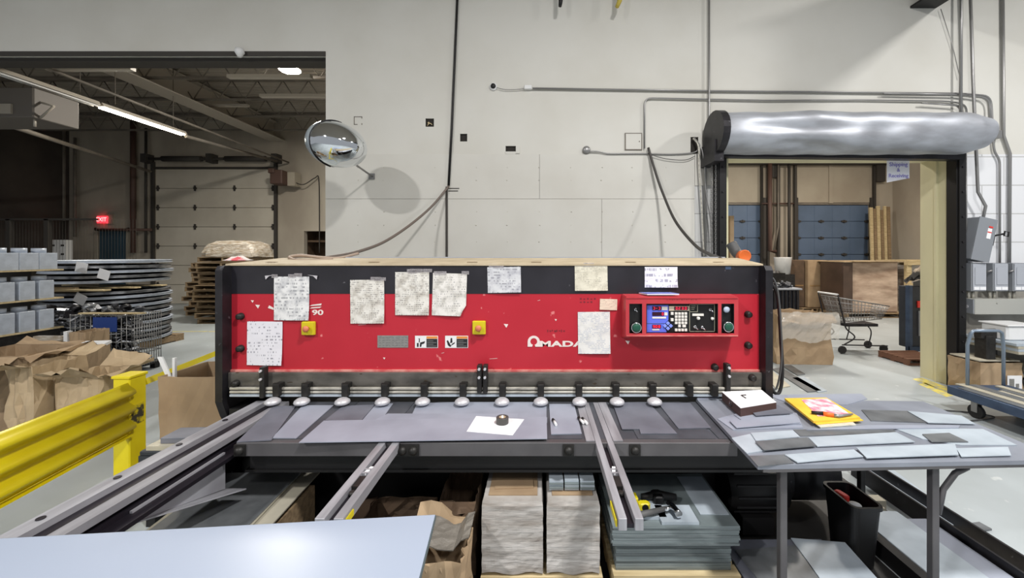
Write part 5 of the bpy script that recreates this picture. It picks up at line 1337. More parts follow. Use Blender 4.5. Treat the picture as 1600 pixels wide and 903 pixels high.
t = thing('unit_heater', 'grey hanging unit heater near the roof at the far left', 'heater', (W(20, 7.0), 7.0, H(196, 7.0)))
m = MB(); m.box(-11.5, W(63, 7.0), 6.9, 7.6, H(186, 7.0), H(140, 7.0), c=.02); m.build('heater_case', mat('heater_grey', rgb(110, 104, 98), .6), t)
m = MB(); m.box(-10.0, W(20, 6.9), 6.87, 6.9, H(178, 6.9), H(163, 6.9)); m.build('name_plate', STRIPH, t)
m = MB()
m.cyl((-10.6, 7.25, H(140, 7.0)), (-10.6, 7.25, 6.62), .02, seg=6)
m.build('hanger_rod', STEELP, t)
m = MB(); x = W(63, 7.0); m.tube([(x, 7.0, H(160, 7)), (x + .25, 7.0, H(166, 7))], .02, 6); m.tube([(x, 7.0, H(184, 7)), (x + .25, 7.0, H(166, 7))], .02, 6); m.tube([(x - .1, 7.0, H(186, 7)), (x - .1, 7.0, H(198, 7))], .02, 6); m.build('bracket', STRIPH, t)
# strip lamps in a row
def strip(y0, y1, x, z, lit, lab):
    t = thing('strip_lamp', lab, 'ceiling lamp', (x, (y0 + y1) / 2, z))
    for yy in (y0 + .3, y1 - .3):
        m = MB(); m.cyl((x, yy, z + .08), (x, yy, 6.6), .008, seg=5); m.build('hanger_rod', STEELP, t)
    m = MB(); m.prism([(x - .09, z), (x + .09, z), (x + .05, z + .08), (x - .05, z + .08)], 'y', y0, y1); m.build('housing', STRIPH, t)
    for dx in (-.045, .045):
        m = MB(); m.cyl((x + dx, y0 + .03, z - .02), (x + dx, y1 - .03, z - .02), .02, seg=10); m.build('tube', GLOW if lit else PLWHITE, t)
    return t
strip(8.2, 10.15, -9.38, 4.98, True, 'lit double tube strip lamp hanging in the left room')
strip(5.9, 8.15, -9.38, 4.98, False, 'unlit strip lamp in line before the lit one')
m = MB(); m.tube([(-9.0, 5.8, 5.25), (-9.0, 13.8, 5.1)], .03, 8); tag(m.build('roof_pipe', STEELP), 'long thin pipe running back beside the strip lamps', 'pipe')
m = MB(); m.tube([(-9.38 - .0, 10.2, 4.95), (W(432, 13.6), 13.6, H(252, 13.6))], .045, 8); tag(m.build('door_rail', STEELP), 'overhead dock door rail running back to the door head', 'rail')
m = MB(); m.tube([(W(-80, 6.4), 6.4, H(165, 6.4)), (W(235, 13.6), 13.6, H(268, 13.6))], .05, 8); tag(m.build('door_rail', STEELP), 'lower sloping overhead rail in the dark left room', 'rail')
m = MB(); m.cyl((-12, 5.92, H(97, 5.92)), (XL + .3, 5.92, H(97, 5.92)), .045, seg=10); m.box(W(58, 5.9), W(61, 5.9), 5.88, 5.96, H(95, 5.9), ZL + .3, 1); tag(m.build('sprinkler_pipe', [BLACKM, STRIPH]), 'black sprinkler pipe running across the head of the left opening', 'pipe')
m = MB(); m.lathe([(.05, 0), (.06, -.05), (.02, -.12)], (W(376, 5.35), 5.33, H(76, 5.33)), seg=14); tag(m.build('hook_bracket', PLWHITE), 'small white bracket on the head of the left opening', 'bracket')
t = thing('high_bay_lamp', 'bright round high bay lamp near the head of the left opening', 'ceiling lamp', (-5.85, 9.0, 6.15))
m = MB(); m.lathe([(.10, .28), (.16, .24), (.20, .10), (.26, .02), (.25, .0), (.0, .02)], (-5.85, 9.0, 6.15), seg=28); m.build('housing', STRIPH, t)
m = MB(); m.lathe([(.235, -.005), (.20, -.04), (0, -.06)], (-5.85, 9.0, 6.15), seg=28); m.build('lens', GLOWH, t)
for i, (px, py, y) in enumerate(((470, 150, 8.6), (150, 108, 7.2), (350, 165, 11.0), (430, 120, 7.4))):
    m = MB(); x, z = W(px, y), H(py, y); m.box(x - .9, x + .7, y - .05, y + .05, z - .03, z + .03); tag(m.build('roof_batten', STRIPH), ['pale batten close below the bright lamp', 'pale batten near the left end of the opening head', 'pale batten deep in the left room roof', 'pale batten above the roof girder'][i], 'batten')
# dock door opener and its cable
t = thing('door_opener', 'brown door opener box beside the beige dock door', 'door opener', (W(436, 13.3), 13.3, H(290, 13.3)))
x, z = W(434, 13.3), H(275, 13.3); m = MB(); m.box(x - .22, x + .2, 13.2, 13.7, z - .28, z + .2, c=.03); m.box(x - .25, x - .05, 13.15, 13.3, z + .08, z + .24, c=.02); m.build('motor_case', RUST, t)
m = MB(); m.box(x + .2, x + .46, 13.5, 13.85, z - .3, z + .18); m.build('back_box', BEIGE2, t)
conduit('cable', 'cable looping from the door opener down the far wall', [(456, 275, 13.6), (462, 285, 13.6), (475, 288, 13.6), (492, 278, 13.7), (498, 280, 13.8), (499, 340, 13.8), (499, 395, 13.8)], .018, mt=STEELD, sm=True)

# ================================================================== RIGHT SIDE TABLE
ZTB = .845
t = thing('side_table', 'dark steel table crowded with offcut sheets at the right', 'table', (1.8, 2.25, 0))
m = MB(); m.prism([(1.085, 2.655), (1.035, 1.815), (2.55, 1.865), (2.60, 2.60)], 'z', ZTB - .02, ZTB); m.build('tabletop', mat('table_steel', rgb(142, 147, 158), .42, .1, c2=rgb(124, 128, 138), scale=3), t)
m = MB(); m.slab((1.06, 1.835, ZTB - .034), (2.5, 1.885, ZTB - .034), (2.5, 1.885, ZTB - .0205), (1.06, 1.835, ZTB - .0205), .02); m.build('front_rail', APRON, t)
for (x, y) in ((1.19, 1.88), (1.95, 1.90), (1.36, 2.60), (2.14, 2.55)):
    m = MB(); m.box(x - .017, x + .017, y - .017, y + .017, 0, ZTB - .036 if y < 2 else ZTB - .021, c=.003); m.build('leg', DARKCAST if x > 2 else APRON, t)
m = MB(); m.tube([(1.975, 1.90, .56), (2.0, 1.90, .68), (2.06, 1.90, .76), (2.12, 1.90, .79)], .013, 8); m.build('brace', APRON, t)
S = [
 ([(1087, 617), (1124, 614), (1124, 621), (1090, 624)], 0, SHEETA, 'small plate at the far left corner of the side table'),
 ([(1196, 617), (1346, 615), (1355, 623), (1323, 632), (1236, 630)], 0, SHEETA, 'long sheet along the back of the side table'),
 ([(1346, 640), (1422, 642), (1448, 660), (1361, 657)], 0, SHEETD, 'mottled dark sheet right of the yellow envelope'),
 ([(1418, 642), (1502, 649), (1524, 662), (1450, 660)], 1, SHEETC, 'pale sheet at the back right corner of the side table'),
 ([(1239, 671), (1392, 668), (1402, 676), (1250, 681)], 0, SHEETD, 'narrow dark sheet in front of the yellow envelope'),
 ([(1395, 668), (1536, 670), (1589, 695), (1502, 695), (1440, 685)], 0, SHEETC, 'broad pale sheet at the right end of the side table'),
 ([(1263, 683), (1400, 675), (1430, 690), (1277, 697)], 1, SHEETC, 'broad pale sheet in the middle of the side table'),
 ([(1441, 678), (1483, 676), (1513, 690), (1456, 690)], 1, SHEETD, 'small mottled dark sheet on the broad pale one'),
 ([(1143, 684), (1175, 677), (1244, 696), (1167, 708)], 0, SHEETC, 'pale corner sheet near the left front of the side table'),
 ([(1173, 676), (1239, 672), (1250, 682), (1181, 688)], 1, SHEETC, 'pale sheet just behind the mottled one at left front'),
 ([(1180, 689), (1261, 683), (1276, 696), (1194, 703)], 2, SHEETD, 'mottled dark sheet near the left front of the side table'),
 ([(1170, 712), (1226, 710), (1240, 723), (1184, 728)], 0, SHEETD, 'dull sheet flush with the left front corner'),
 ([(1226, 710), (1334, 702), (1349, 713), (1246, 722)], 1, SHEETC, 'pale strip sheet at the front edge, left of the front pair'),
 ([(1338, 699), (1492, 693), (1498, 710), (1354, 715)], 2, SHEETC, 'long grey strip sheet at the front edge, middle one'),
 ([(1494, 700), (1575, 698), (1580, 711), (1502, 713)], 1, SHEETC, 'pale strip sheet at the front edge, rightmost'),
 ([(1121, 654), (1165, 642), (1245, 645), (1255, 668), (1145, 671)], 0, SHEETA, 'lowest grey sheet of the overlapping pile by the white file'),
 ([(1146, 647), (1190, 643), (1240, 648), (1252, 662), (1170, 664)], 1, SHEETA, 'second grey sheet of the overlapping pile by the white file'),
 ([(1140, 657), (1239, 649), (1250, 660), (1151, 668)], 2, SHEETA, 'front grey sheet of the overlapping pile by the white file'),
 ([(1167, 635), (1216, 633), (1239, 645), (1181, 649)], 3, SHEETB, 'dark grey sheet topmost of the pile touching the white file'),
 ([(1356, 664), (1500, 664), (1498, 668), (1260, 671)], 1, SHEETA, 'narrow grey strip running right from below the envelope')]
for (p, lv, mt, lab) in S: poly(p, ZTB + .005 + lv * .0055, .0045, mt, 'offcut_sheet', lab, 'metal sheet')
# white file box
zf = ZTB + .065
P = [G(a, b, zf) for a, b in ((1128, 612), (1190, 609), (1213, 628), (1157, 637))]
t = thing('file_box', 'white topped file box with dark brown side on the side table', 'file box', (sum(p[0] for p in P) / 4, sum(p[1] for p in P) / 4, ZTB + .006))
m = MB(); m.prism(P, 'z', ZTB + .006, zf - .004); m.build('box_body', mat('dark_brown_board', rgb(76, 54, 50), .6), t)
m = MB(); m.prism(P, 'z', zf - .0035, zf); m.build('lid', mat('glossy_white_board', rgb(246, 246, 248), .35), t)
a, b = Vector((*P[0], ZTB + .04)), Vector((*P[3], ZTB + .04)); q = a.lerp(b, .52); dv = (b - a).normalized()
m = MB(); nn = Vector((-.003, -.001, 0)); m.tube([q + nn - dv * .012 + Vector((0, 0, -.014)), q + nn + dv * .012 + Vector((0, 0, -.014)), q + nn + dv * .012 + Vector((0, 0, .014)), q + nn - dv * .012 + Vector((0, 0, .014))], .003, 5, closed=True); m.build('label_holder', CHROME, t)
x, y = G(1163, 621, zf); m = MB(); m.tube([(x, y - .02, zf + .004), (x - .005, y + .03, zf + .004), (x + .03, y + .035, zf + .004)], .003, 6); tag(m.build('hex_key', STEELD), 'small hex key lying on the white file box lid', 'hex key')
# envelope
ze = ZTB + .034
P = [G(a, b, ze) for a, b in ((1226, 622), (1291, 621), (1344, 652), (1271, 658))]
P2 = [G(a, b, ZTB + .014) for a, b in ((1226, 626), (1290, 625), (1338, 664), (1282, 668))]
m = MB(); m.prism(P2, 'z', ZTB + .011, ZTB + .016); tag(m.build('plastic_sleeve', mat('clear_sleeve', rgb(200, 200, 190), .2, bump=.5, bscale=20)), 'clear plastic sleeve under the yellow envelope', 'sleeve')
t = thing('envelope', 'golden yellow envelope on the side table', 'envelope', (sum(p[0] for p in P) / 4, sum(p[1] for p in P) / 4, ZTB + .017))
m = MB(); m.prism(P, 'z', ze - .012, ze); m.prism([(p[0] + .01, p[1] - .01) for p in P], 'z', ze - .017, ze - .0125); m.build('paper_body', PALEY, t)
P = [G(a, b, ze + .003) for a, b in ((1252, 624), (1292, 622), (1330, 648), (1278, 650))]
m = MB(); m.prism(P, 'z', ze + .0005, ze + .002); tag(m.build('printed_leaflet', PINKP), 'pink and white printed leaflet on the yellow envelope', 'leaflet')
t = thing('utility_knife', 'utility knife with an orange and black handle on the leaflet', 'knife', (*G(1300, 649, ze), ze + .003))
z = ze + .012; a, b, c, d = [Vector((*G(px, py, z), z)) for px, py in ((1268, 644), (1286, 646), (1310, 650), (1332, 647))]
m = MB(); m.tube([a, b], [.009, .012], 8); m.build('black_end', BLACKM, t)
m = MB(); m.tube([b, b.lerp(c, .7)], [.013, .012], 8); m.build('orange_grip', ORANGE, t)
m = MB(); m.tube([b.lerp(c, .7), c, d], [.011, .010, .005], 8); m.build('steel_body', CONDUIT, t)

# things below the side table
z = .012
for i in range(9):
    w = random.uniform(-.02, .02)
    m = MB(); m.box(1.10 + w, 1.72 + w * 2, 1.70 + w, 2.32, z, z + .011, rot=random.uniform(-.03, .03)); z += .012
    tag(m.build('floor_sheet', SHEETD if i % 2 else SHEETB), 'dull sheet in the low stack beneath the side table', 'metal sheet', 'low stack beneath the side table')
m = MB(); m.box(1.15, 1.55, 2.0, 2.25, z, z + .005, rot=.1); tag(m.build('floor_sheet', SHEETD), 'dark sheet on top of the low stack, at its left back', 'metal sheet')
m = MB(); m.box(1.50, 1.80, 1.98, 2.3, z + .006, z + .011, rot=-.12); tag(m.build('floor_sheet', SHEETC), 'pale sheet on top of the low stack, at its right', 'metal sheet')
m = MB(); m.box(1.06, 1.75, 1.68, 2.34, 0, .010); tag(m.build('base_board', BLACKW), 'board under the low stack beneath the side table', 'board')
t = thing('waste_bin', 'black plastic waste bin beneath the side table', 'bin', (1.87, 2.33, 0))
m = MB(); vs = []; fs = []
def rr_(hx, hy, r, z, n=5):
    out = []
    for (sx, sy, a0) in ((1, 1, 0), (-1, 1, 90), (-1, -1, 180), (1, -1, 270)):
        for k in range(n + 1):
            a = math.radians(a0 + 90 * k / n); out.append((1.905 + sx * (hx - r) + math.cos(a) * r, 2.34 + sy * (hy - r) + math.sin(a) * r, z))
    return out
rings = [rr_(.065, .10, .03, .0), rr_(.085, .125, .035, .36), rr_(.093, .135, .04, .36), rr_(.093, .135, .04, .38), rr_(.08, .12, .035, .38), rr_(.058, .095, .03, .02)]
N = len(rings[0]); vs = [p for R in rings for p in R]
for j in range(len(rings) - 1):
    for k in range(N): fs.append([j * N + k, j * N + (k + 1) % N, (j + 1) * N + (k + 1) % N, (j + 1) * N + k])
fs.append([k for k in range(N)][::-1]); fs.append([(len(rings) - 1) * N + k for k in range(N)])
m.add(vs, fs, 0, False); m.build('bin_body', TRASHB, t)
m = MB(); m.lathe([(0, -.035), (.03, -.02), (.038, 0), (.03, .02), (0, .03)], (1.87, 2.27, .345), seg=16); m.lathe([(.02, -.3), (.02, -.03)], (1.87, 2.27, .345), seg=10); tag(m.build('crumpled_cup', PLWHITE), 'white crumpled cup in the black waste bin', 'cup')
m = MB(); m.box(1.85, 1.89, 2.33, 2.41, .03, .37, rot=.2, c=.01); tag(m.build('red_wrapper', REDTAG), 'red wrapper in the black waste bin', 'wrapper')

# long channel and sheets on the floor at right
t = thing('steel_channel', 'long dark steel channel lying on the floor right of the side table', 'channel', (2.6, 2.4, 0))
m = MB(); m.prism([(2.60, 0), (2.76, 0), (2.76, .13), (2.745, .13), (2.745, .015), (2.615, .015), (2.615, .13), (2.60, .13)], 'y', 1.4, 3.2); m.build('channel_body', BLACKW, t)
m = MB(); m.box(2.06, 2.12, 1.4, 2.5, 0, .10); tag(m.build('steel_bar', BLACKM), 'thin black bar on the floor left of the pale floor panel', 'bar')
m = MB(); m.box(2.14, 2.44, 1.35, 2.62, 0, .09, c=.004); m.box(2.44, 2.58, 1.35, 2.55, 0, .085, 1); tag(m.build('floor_panel', [SHEETC, SHEETA]), 'pale grey panel on the floor beside the steel channel', 'panel')
for i, y in enumerate((2.66, 2.74)):
    m = MB(); m.box(2.2, 2.40 + i * .08, y, y + .07, 0, .08); tag(m.build('wood_offcut', SHEETE), ['pale block behind the floor panel, nearer one', 'pale block behind the floor panel, farther one'][i], 'block')
poly([(1345, 727), (1395, 733), (1510, 818), (1470, 822), (1400, 768)], .05, .05, SHEETC, 'floor_panel', 'large pale sheet on the floor beyond the steel channel', 'metal sheet')
for i, p in enumerate(([(1466, 822), (1512, 818), (1532, 842), (1494, 848)], [(1490, 846), (1548, 842), (1566, 862), (1518, 868)], [(1515, 868), (1580, 862), (1604, 886), (1545, 892)], [(1545, 892), (1618, 886), (1650, 915), (1580, 924)])):
    poly(p, .04, .04, SHEETE, 'board_offcut', ['beige board offcut farthest along the floor channel', 'beige board offcut, second farthest along the floor channel', 'beige board offcut, third farthest along the floor channel', 'beige board offcut nearest the lower right corner'][i], 'board')
for i, (p, mt) in enumerate((([(1197, 584), (1206, 578), (1235, 603), (1212, 607)], SHEETE), ([(1206, 576), (1220, 574), (1284, 610), (1262, 612)], SHEETD), ([(1222, 571), (1236, 570), (1258, 584), (1246, 586)], SHEETD), ([(1238, 590), (1256, 588), (1292, 610), (1278, 612)], SHEETC), ([(1508, 818), (1530, 815), (1550, 826), (1530, 830)], SHEETD))):
    poly(p, .012, .011, mt, 'floor_sheet', ['beige strip on the floor against the right end of the machine', 'long dark strip on the floor behind the side table', 'short dark strip on the floor under the hanging machine cable', 'pale strip on the floor, rightmost of those behind the side table', 'small dark scrap on the floor beyond the board offcuts'][i], 'metal sheet')
# cables at the machine's right end
P = [(1.66, 2.84, 1.66), (1.76, 2.84, 1.55), (1.79, 2.84, 1.2), (1.80, 2.84, .95), (1.77, 2.83, .82), (1.70, 2.8, .85), (1.64, 2.8, .98)]
m = MB(); m.tube(smooth_path(P, 10), .012, 8); tag(m.build('cable', RUBBER), 'thick grey cable looping down the right end of the machine', 'cable')
m = MB(); m.tube(smooth_path([(1.66, 2.80, 1.62), (1.71, 2.8, 1.66), (1.75, 2.8, 1.5), (1.77, 2.8, 1.1), (1.73, 2.8, .86), (1.66, 2.8, .92)], 10), .007, 8); tag(m.build('cable', RUBBERG), 'thin grey cable looping beside the thick one at the machine end', 'cable')

# ================================================================== RIGHT BACK ROOM
# crumpled floor carton with plastic liner
t = carton(3.97, 4.86, 6.35, 6.95, 0, .82, 'large crumpled carton with plastic liner on the floor in the doorway', CARD, flaps=((0, .10, -.12),), jit=.03, seed=31, rot=-.06)
rnd = random.Random(3); m = MB(); vs = []; fs = []
for i in range(17):
    for j in range(7):
        u, v = i / 16, j / 6; vs.append((3.94 + .93 * u, 6.27 - .02 * math.sin(v * 3) - rnd.uniform(0, .03) - .05 * (u - .5) + .0, .42 + .46 * v + .03 * math.sin(u * 9) * (1 - v) + rnd.uniform(-.015, .015)))
for i in range(16):
    for j in range(6): k = i * 7 + j; fs.append([k, k + 1, k + 8, k + 7])
m.add(vs, fs); m.build('plastic_liner', mat('loose_film', rgb(214, 208, 198), .2, alpha=.5, bump=.9, bscale=9, coat=.5), t)
# ribbed dark container
t = thing('ribbed_container', 'dark ribbed steel container with parts on top behind the machine', 'container', (4.85, 7.9, 0))
m = MB(); m.box(4.55, 5.15, 7.6, 8.1, .0, 1.12)
m.build('container_body', DARKBODY, t)
m = MB()
for k in range(8): m.box(4.56 + k * .075, 4.595 + k * .075, 7.57, 7.6, .1, 1.1)
m.build('rib', BLACKW, t)
m = MB(); m.box(4.5, 5.18, 7.55, 8.12, 1.12, 1.15); m.build('rim', GREYBOXL, t)
scrap('loose_fittings', 'small fittings heaped on the ribbed container', 4.55, 5.1, 7.62, 8.05, 1.17, 1.24, 40, .14, [BLACKW, SCRAPM, SCRAPM])
m = MB(); m.cyl((5.0, 9.5, 0), (5.0, 9.5, 1.9), .03, seg=8)
m.box(5.6, 6.2, 9.4, 9.9, 0, .9); m.cyl((5.9, 9.6, .9), (5.9, 9.6, 1.4), .1, seg=12); m.box(5.7, 6.1, 9.5, 9.7, 1.2, 1.35)
tag(m.build('valve_stand', DARKCAST), 'dark valve stand beneath the red sprinkler pipe', 'valve')
m = MB(); m.lathe([(.20, 0), (.24, .5), (.25, .52), (.23, .52), (.22, .48), (0, .48)], (W(1223, 12), 12.0, H(428, 12)), seg=24); m.box(W(1223, 12) - .25, W(1223, 12) + .25, 11.8, 12.2, 0, H(428, 12), 1); tag(m.build('white_bucket', [PLWHITE, DARKCAST]), 'pale bucket on a stand between the two blue doors', 'bucket')
conduit('sprinkler_riser', 'red brown sprinkler riser between the two blue doors', [(1203, 255, YF - .45), (1203, 392, YF - .45), (1212, 393, YF - .45)], .07, mt=RUST, cat='pipe')
conduit('wall_pipe', 'thin brown pipe with a valve right of the sprinkler riser', [(1216, 255, YF - .2), (1216, 355, YF - .2), (1209, 392, YF - .25)], .03, mt=STEELP, cat='pipe')
conduit('wall_pipe', 'thin horizontal pipe linking risers between the blue doors', [(1190, 318, YF - .12), (1240, 318, YF - .12)], .03, mt=RUST, cat='pipe')
conduit('wall_pipe', 'dark vertical pipe left of the larger blue door', [(1233, 255, YF - .2), (1233, 402, YF - .2)], .05, mt=STEELD, cat='pipe')
# tall carton and wrapped crate
def solid_carton(x0, x1, y0, y1, z0, z1, label, mt, name='cardboard_box', wrap=None):
    t = thing(name, label, 'box', ((x0 + x1) / 2, (y0 + y1) / 2, z0))
    m = MB(); m.box(x0, x1, y0, y1, z0, z1, c=.02); m.build('carton_body', mt, t)
    m = MB(); xm = (x0 + x1) / 2; m.box(xm - .03, xm + .03, y0 + .02, y1 - .02, z1 + .0005, z1 + .003); m.box(x0 + .05, x1 - .05, y0 - .006, y0 - .001, z0 + (z1 - z0) * .45, z0 + (z1 - z0) * .47); m.build('tape_strip', mat('brown_tape', rgb(150, 120, 80), .4), t)
    return t
pallet(8.2, 9.15, 11.95, 12.8, 'pallet under the tall brown carton', mt=WOODD)
solid_carton(8.42, 9.05, 12.0, 12.7, .142, 1.62, 'tall brown carton left of the wrapped crates', CARD)
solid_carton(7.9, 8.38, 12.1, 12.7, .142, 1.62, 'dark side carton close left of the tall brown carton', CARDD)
pallet(8.75, 10.4, 10.9, 12.0, 'pallet under the wrapped brown load', mt=WOODD)
t = thing('wrapped_load', 'large film wrapped brown load behind the shopping cart', 'wrapped load', (9.6, 11.4, .142))
m = MB(); m.box(9.0, 10.35, 11.05, 11.95, .142, 1.58, c=.03); m.build('film_wrap', WRAPB, t)
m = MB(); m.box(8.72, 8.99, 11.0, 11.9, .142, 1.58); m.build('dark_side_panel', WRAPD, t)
m = MB(); m.box(8.7, 10.42, 10.95, 12.0, 1.581, 1.60); m.box(8.9, 10.2, 10.9, 11.9, 1.602, 1.62, rot=.05); m.build('top_board', CARDL, t)
t = thing('timber_crate', 'pale timber frame crate wrapped in film, right of the brown load', 'crate', (11.0, 11.5, 0))
m = MB()
for x in (10.55, 11.25, 11.85): m.box(x, x + .13, 11.0, 11.1, 0.1, 1.6); m.box(x, x + .13, 11.9, 12.0, .1, 1.6)
for z in (.3, .85, 1.5): m.box(10.55, 12.0, 10.97, 11.0, z, z + .13); 
m.box(10.55, 12.0, 11.0, 12.0, 1.6, 1.64); m.box(10.55, 12.0, 11.0, 12.0, .06, .1); m.build('timber_frame', WOOD, t)
m = MB(); m.box(10.70, 11.23, 11.12, 11.85, .1, 1.5); m.box(11.3, 11.7, 11.12, 11.85, .1, 1.2); m.build('wrapped_contents', WRAP, t)
m = MB(); m.box(11.2, 11.72, 11.86, 11.89, 1.0, 1.5); m.build('dark_back', CARDD, t)
# planks leaning
for i, (px0, px1, top) in enumerate(((1361, 1366, 324), (1367, 1371, 326), (1372, 1377, 322), (1378, 1382, 328), (1383, 1387, 322), (1388, 1393, 323))):
    x0, x1 = W(px0, YF - .4), W(px1, YF - .4); zt = H(top, YF - .4)
    m = MB(); dx = [-.05, -.02, -.06, -.02, -.04, .0][i]
    e = 0; m.slab((W(px0 + e + .3, YF - .9), YF - .9 , 0), (W(px1 + e - .3, YF - .9), YF - .9, 0), (x1, YF - .3, zt), (x0, YF - .3, zt), .05)
    tag(m.build('timber_plank', [WOOD, WOODD][i % 2]), ['timber plank leaning at the wall, closest to the blue door', 'second timber plank from the blue door', 'third timber plank from the blue door, leaning left', 'fourth timber plank from the blue door, shortest', 'fifth timber plank from the blue door', 'timber plank leaning at the wall, farthest from the blue door'][i], 'plank', 'timber planks leaning at the wall')
# shopping cart
t = thing('shopping_cart', 'empty wire shopping cart parked in the back room', 'shopping cart', (6.2, 7.3, 0))
sx0, sx1, sy0, sy1 = 5.55, 6.40, 7.05, 7.55
m = MB(); r = .006
B0 = [(sx0, sy0, 1.02), (sx0, sy1, 1.02), (sx1 + .1, sy1 - .07, .86), (sx1 + .1, sy0 + .07, .86)]; B1 = [(sx0 + .12, sy0 + .05, .56), (sx0 + .12, sy1 - .05, .56), (sx1, sy1 - .12, .62), (sx1, sy0 + .12, .62)]
for f in (0, .2, .4, .6, .8, 1): 
    L_ = [Vector(B0[i]).lerp(Vector(B1[i]), f) for i in range(4)]; m.tube(L_, .010 if f in (0, 1) else .005, 5, closed=True)
for s in range(4):
    a0, a1, b0, b1 = map(Vector, (B0[s], B0[(s + 1) % 4], B1[s], B1[(s + 1) % 4]))
    for k in range(14): m.tube([a0.lerp(a1, k / 14), b0.lerp(b1, k / 14)], .0045, 4)
for k in range(12):
    a = Vector(B1[0]).lerp(Vector(B1[3]), k / 12); b = Vector(B1[1]).lerp(Vector(B1[2]), k / 12); m.tube([a, b], .003, 4)
m.build('wire_basket', CONDUIT, t)
m = MB(); m.tube([(sx0 - .06, sy0, 1.08), (sx0 - .06, sy1, 1.08)], .018, 8); m.build('push_handle', PLWHITE, t)
for y in (sy0, sy1):
    m = MB()
    m.tube(smooth_path([(sx0 - .06, y, 1.08), (sx0 + .05, y, .6), (sx0 + .1, y, .45), (sx0 + .25, y, .3), (sx0 + .05, y, .16)], 5), .012, 6)
    m.tube([(sx0 + .02, y, .16), (sx1, y, .14)], .012, 6); m.tube(smooth_path([(sx0 + .45, y, .55), (sx0 + .55, y, .4), (sx0 + .5, y, .15)], 5), .010, 6)
    m.build('side_frame', BLACKW, t)
m = MB(); m.box(sx0 + .15, sx1 - .1, sy0 + .08, sy1 - .08, .48, .53); m.build('lower_tray', BLACKW, t)
for (x, y) in ((sx0 + .02, sy0), (sx0 + .02, sy1), (sx1, sy0 + .08), (sx1, sy1 - .08)):
    m = MB(); m.cyl((x, y - .015, .07), (x, y + .015, .07), .07, seg=18); m.build('wheel', RUBBER, t)
# dark bin with red tag
t = thing('dark_bin', 'dark lidded bin on blue posts with a red tag beside the door jamb', 'bin', (6.9, 7.2, 0))
m = MB(); m.box(6.74, 7.5, 6.95, 7.2, .12, 1.24, c=.01); m.build('bin_body', DARKBODY, t)
m = MB(); m.box(6.68, 6.735, 6.92, 7.0, 0, 1.26); m.box(6.68, 7.5, 6.90, 6.94, .08, .16); m.build('blue_post', BLUEST, t)
m = MB(); m.box(6.84, 7.0, 6.93, 6.948, .86, .98); m.build('red_tag', REDTAG, t)
m = MB(); m.box(6.86, 7.06, 6.93, 6.948, .35, .8); m.build('grey_plate', GREYBOX, t)
m = MB(); rnd = random.Random(6); vs = []; fs = []
for i in range(9):
    for j in range(7): vs.append((6.80 + .66 * i / 8, 6.97 + .2 * j / 6, 1.26 + .40 * math.sin(min(1, (i + 1) / 4) * PI / 2) * (.6 + .4 * math.sin(j)) + rnd.uniform(-.03, .03)))
for i in range(8):
    for j in range(6): k = i * 7 + j; fs.append([k, k + 1, k + 8, k + 7])
m.add(vs, fs); m.add([(a, b, 1.245) for a, b, c in vs], [f[::-1] for f in fs])
m.add([(6.80, 6.98, 1.245), (7.46, 6.98, 1.245), (7.46, 6.98, 1.50), (6.80, 6.98, 1.32)], [(0, 1, 2, 3)]); tag(m.build('plastic_bags', mat('black_bag', rgb(62, 62, 64), .3, c2=rgb(190, 176, 160), scale=4, contrast=(.55, .62), bump=.5)), 'dark crumpled bags heaped on the dark bin', 'bags')
pallet(6.05, 6.7, 6.3, 6.85, 'reddish brown pallet on the floor before the dark bin', mt=mat('red_brown_wood', rgb(110, 76, 58), .8), h=.11)
# orange ended hose and leaning board in the doorway
t = thing('orange_capped_hose', 'orange ended grey cylinder standing behind the machine top', 'work light', (W(1162, 4.4), 4.4, 1.5))
m = MB(); x, z = W(1164, 4.4), H(400, 4.4); m.lathe([(.062, .09), (.072, 0), (.064, -.006), (.058, -.002), (0, .0)], (x, 4.4, z), 'y', 24); m.build('orange_cap', ORANGE, t)
m = MB(); m.tube(smooth_path([(x, 4.48, z), (x - .02, 4.55, z + .04), (x - .06, 4.6, z + .15)], 6), .06, 14); m.build('grey_tube', RUBBERG, t)
m = MB(); m.cyl((x, 4.6, 0), (x, 4.6, z - .02), .03, seg=10); m.box(x - .2, x + .2, 4.45, 4.8, 0, .03); m.build('stand_post', STEELD, t)
m = MB(); m.box(W(1136, 6.3), W(1142, 6.3), 6.2, 6.5, 0, H(338, 6.3)); tag(m.build('leaning_board', CARD), 'tall cardboard strip just inside the left door jamb', 'cardboard')

# ================================================================== FAR RIGHT: cart, bench, carton
t = thing('platform_cart', 'blue platform cart with a tube handle at the right edge', 'platform cart', (5.1, 3.9, 0))
m = MB(); m.box(4.80, 5.52, 2.9, 4.52, .20, .295, c=.006); m.build('deck', BLUEST, t)
m = MB(); hp = [(5.0, 4.48, .29), (5.0, 4.48, .78), (4.97, 4.42, .92), (4.99, 4.41, .955), (5.28, 4.41, .955), (5.34, 4.43, .93), (5.42, 4.48, .76), (5.42, 4.48, .29)]
m.tube(hp, .017, 10); m.build('push_handle', HANDLE, t)
for (x, y) in ((4.9, 4.3), (5.42, 4.3), (4.9, 3.1), (5.42, 3.1)):
    m = MB(); m.cyl((x - .02, y, .075), (x + .02, y, .075), .075, seg=22); wv = m.build('caster_wheel', RUBBER, t)
    m = MB(); m.box(x - .03, x - .022, y - .03, y + .03, .07, .2); m.box(x + .022, x + .03, y - .03, y + .03, .07, .2); m.build('caster_fork', CONDUIT, wv)
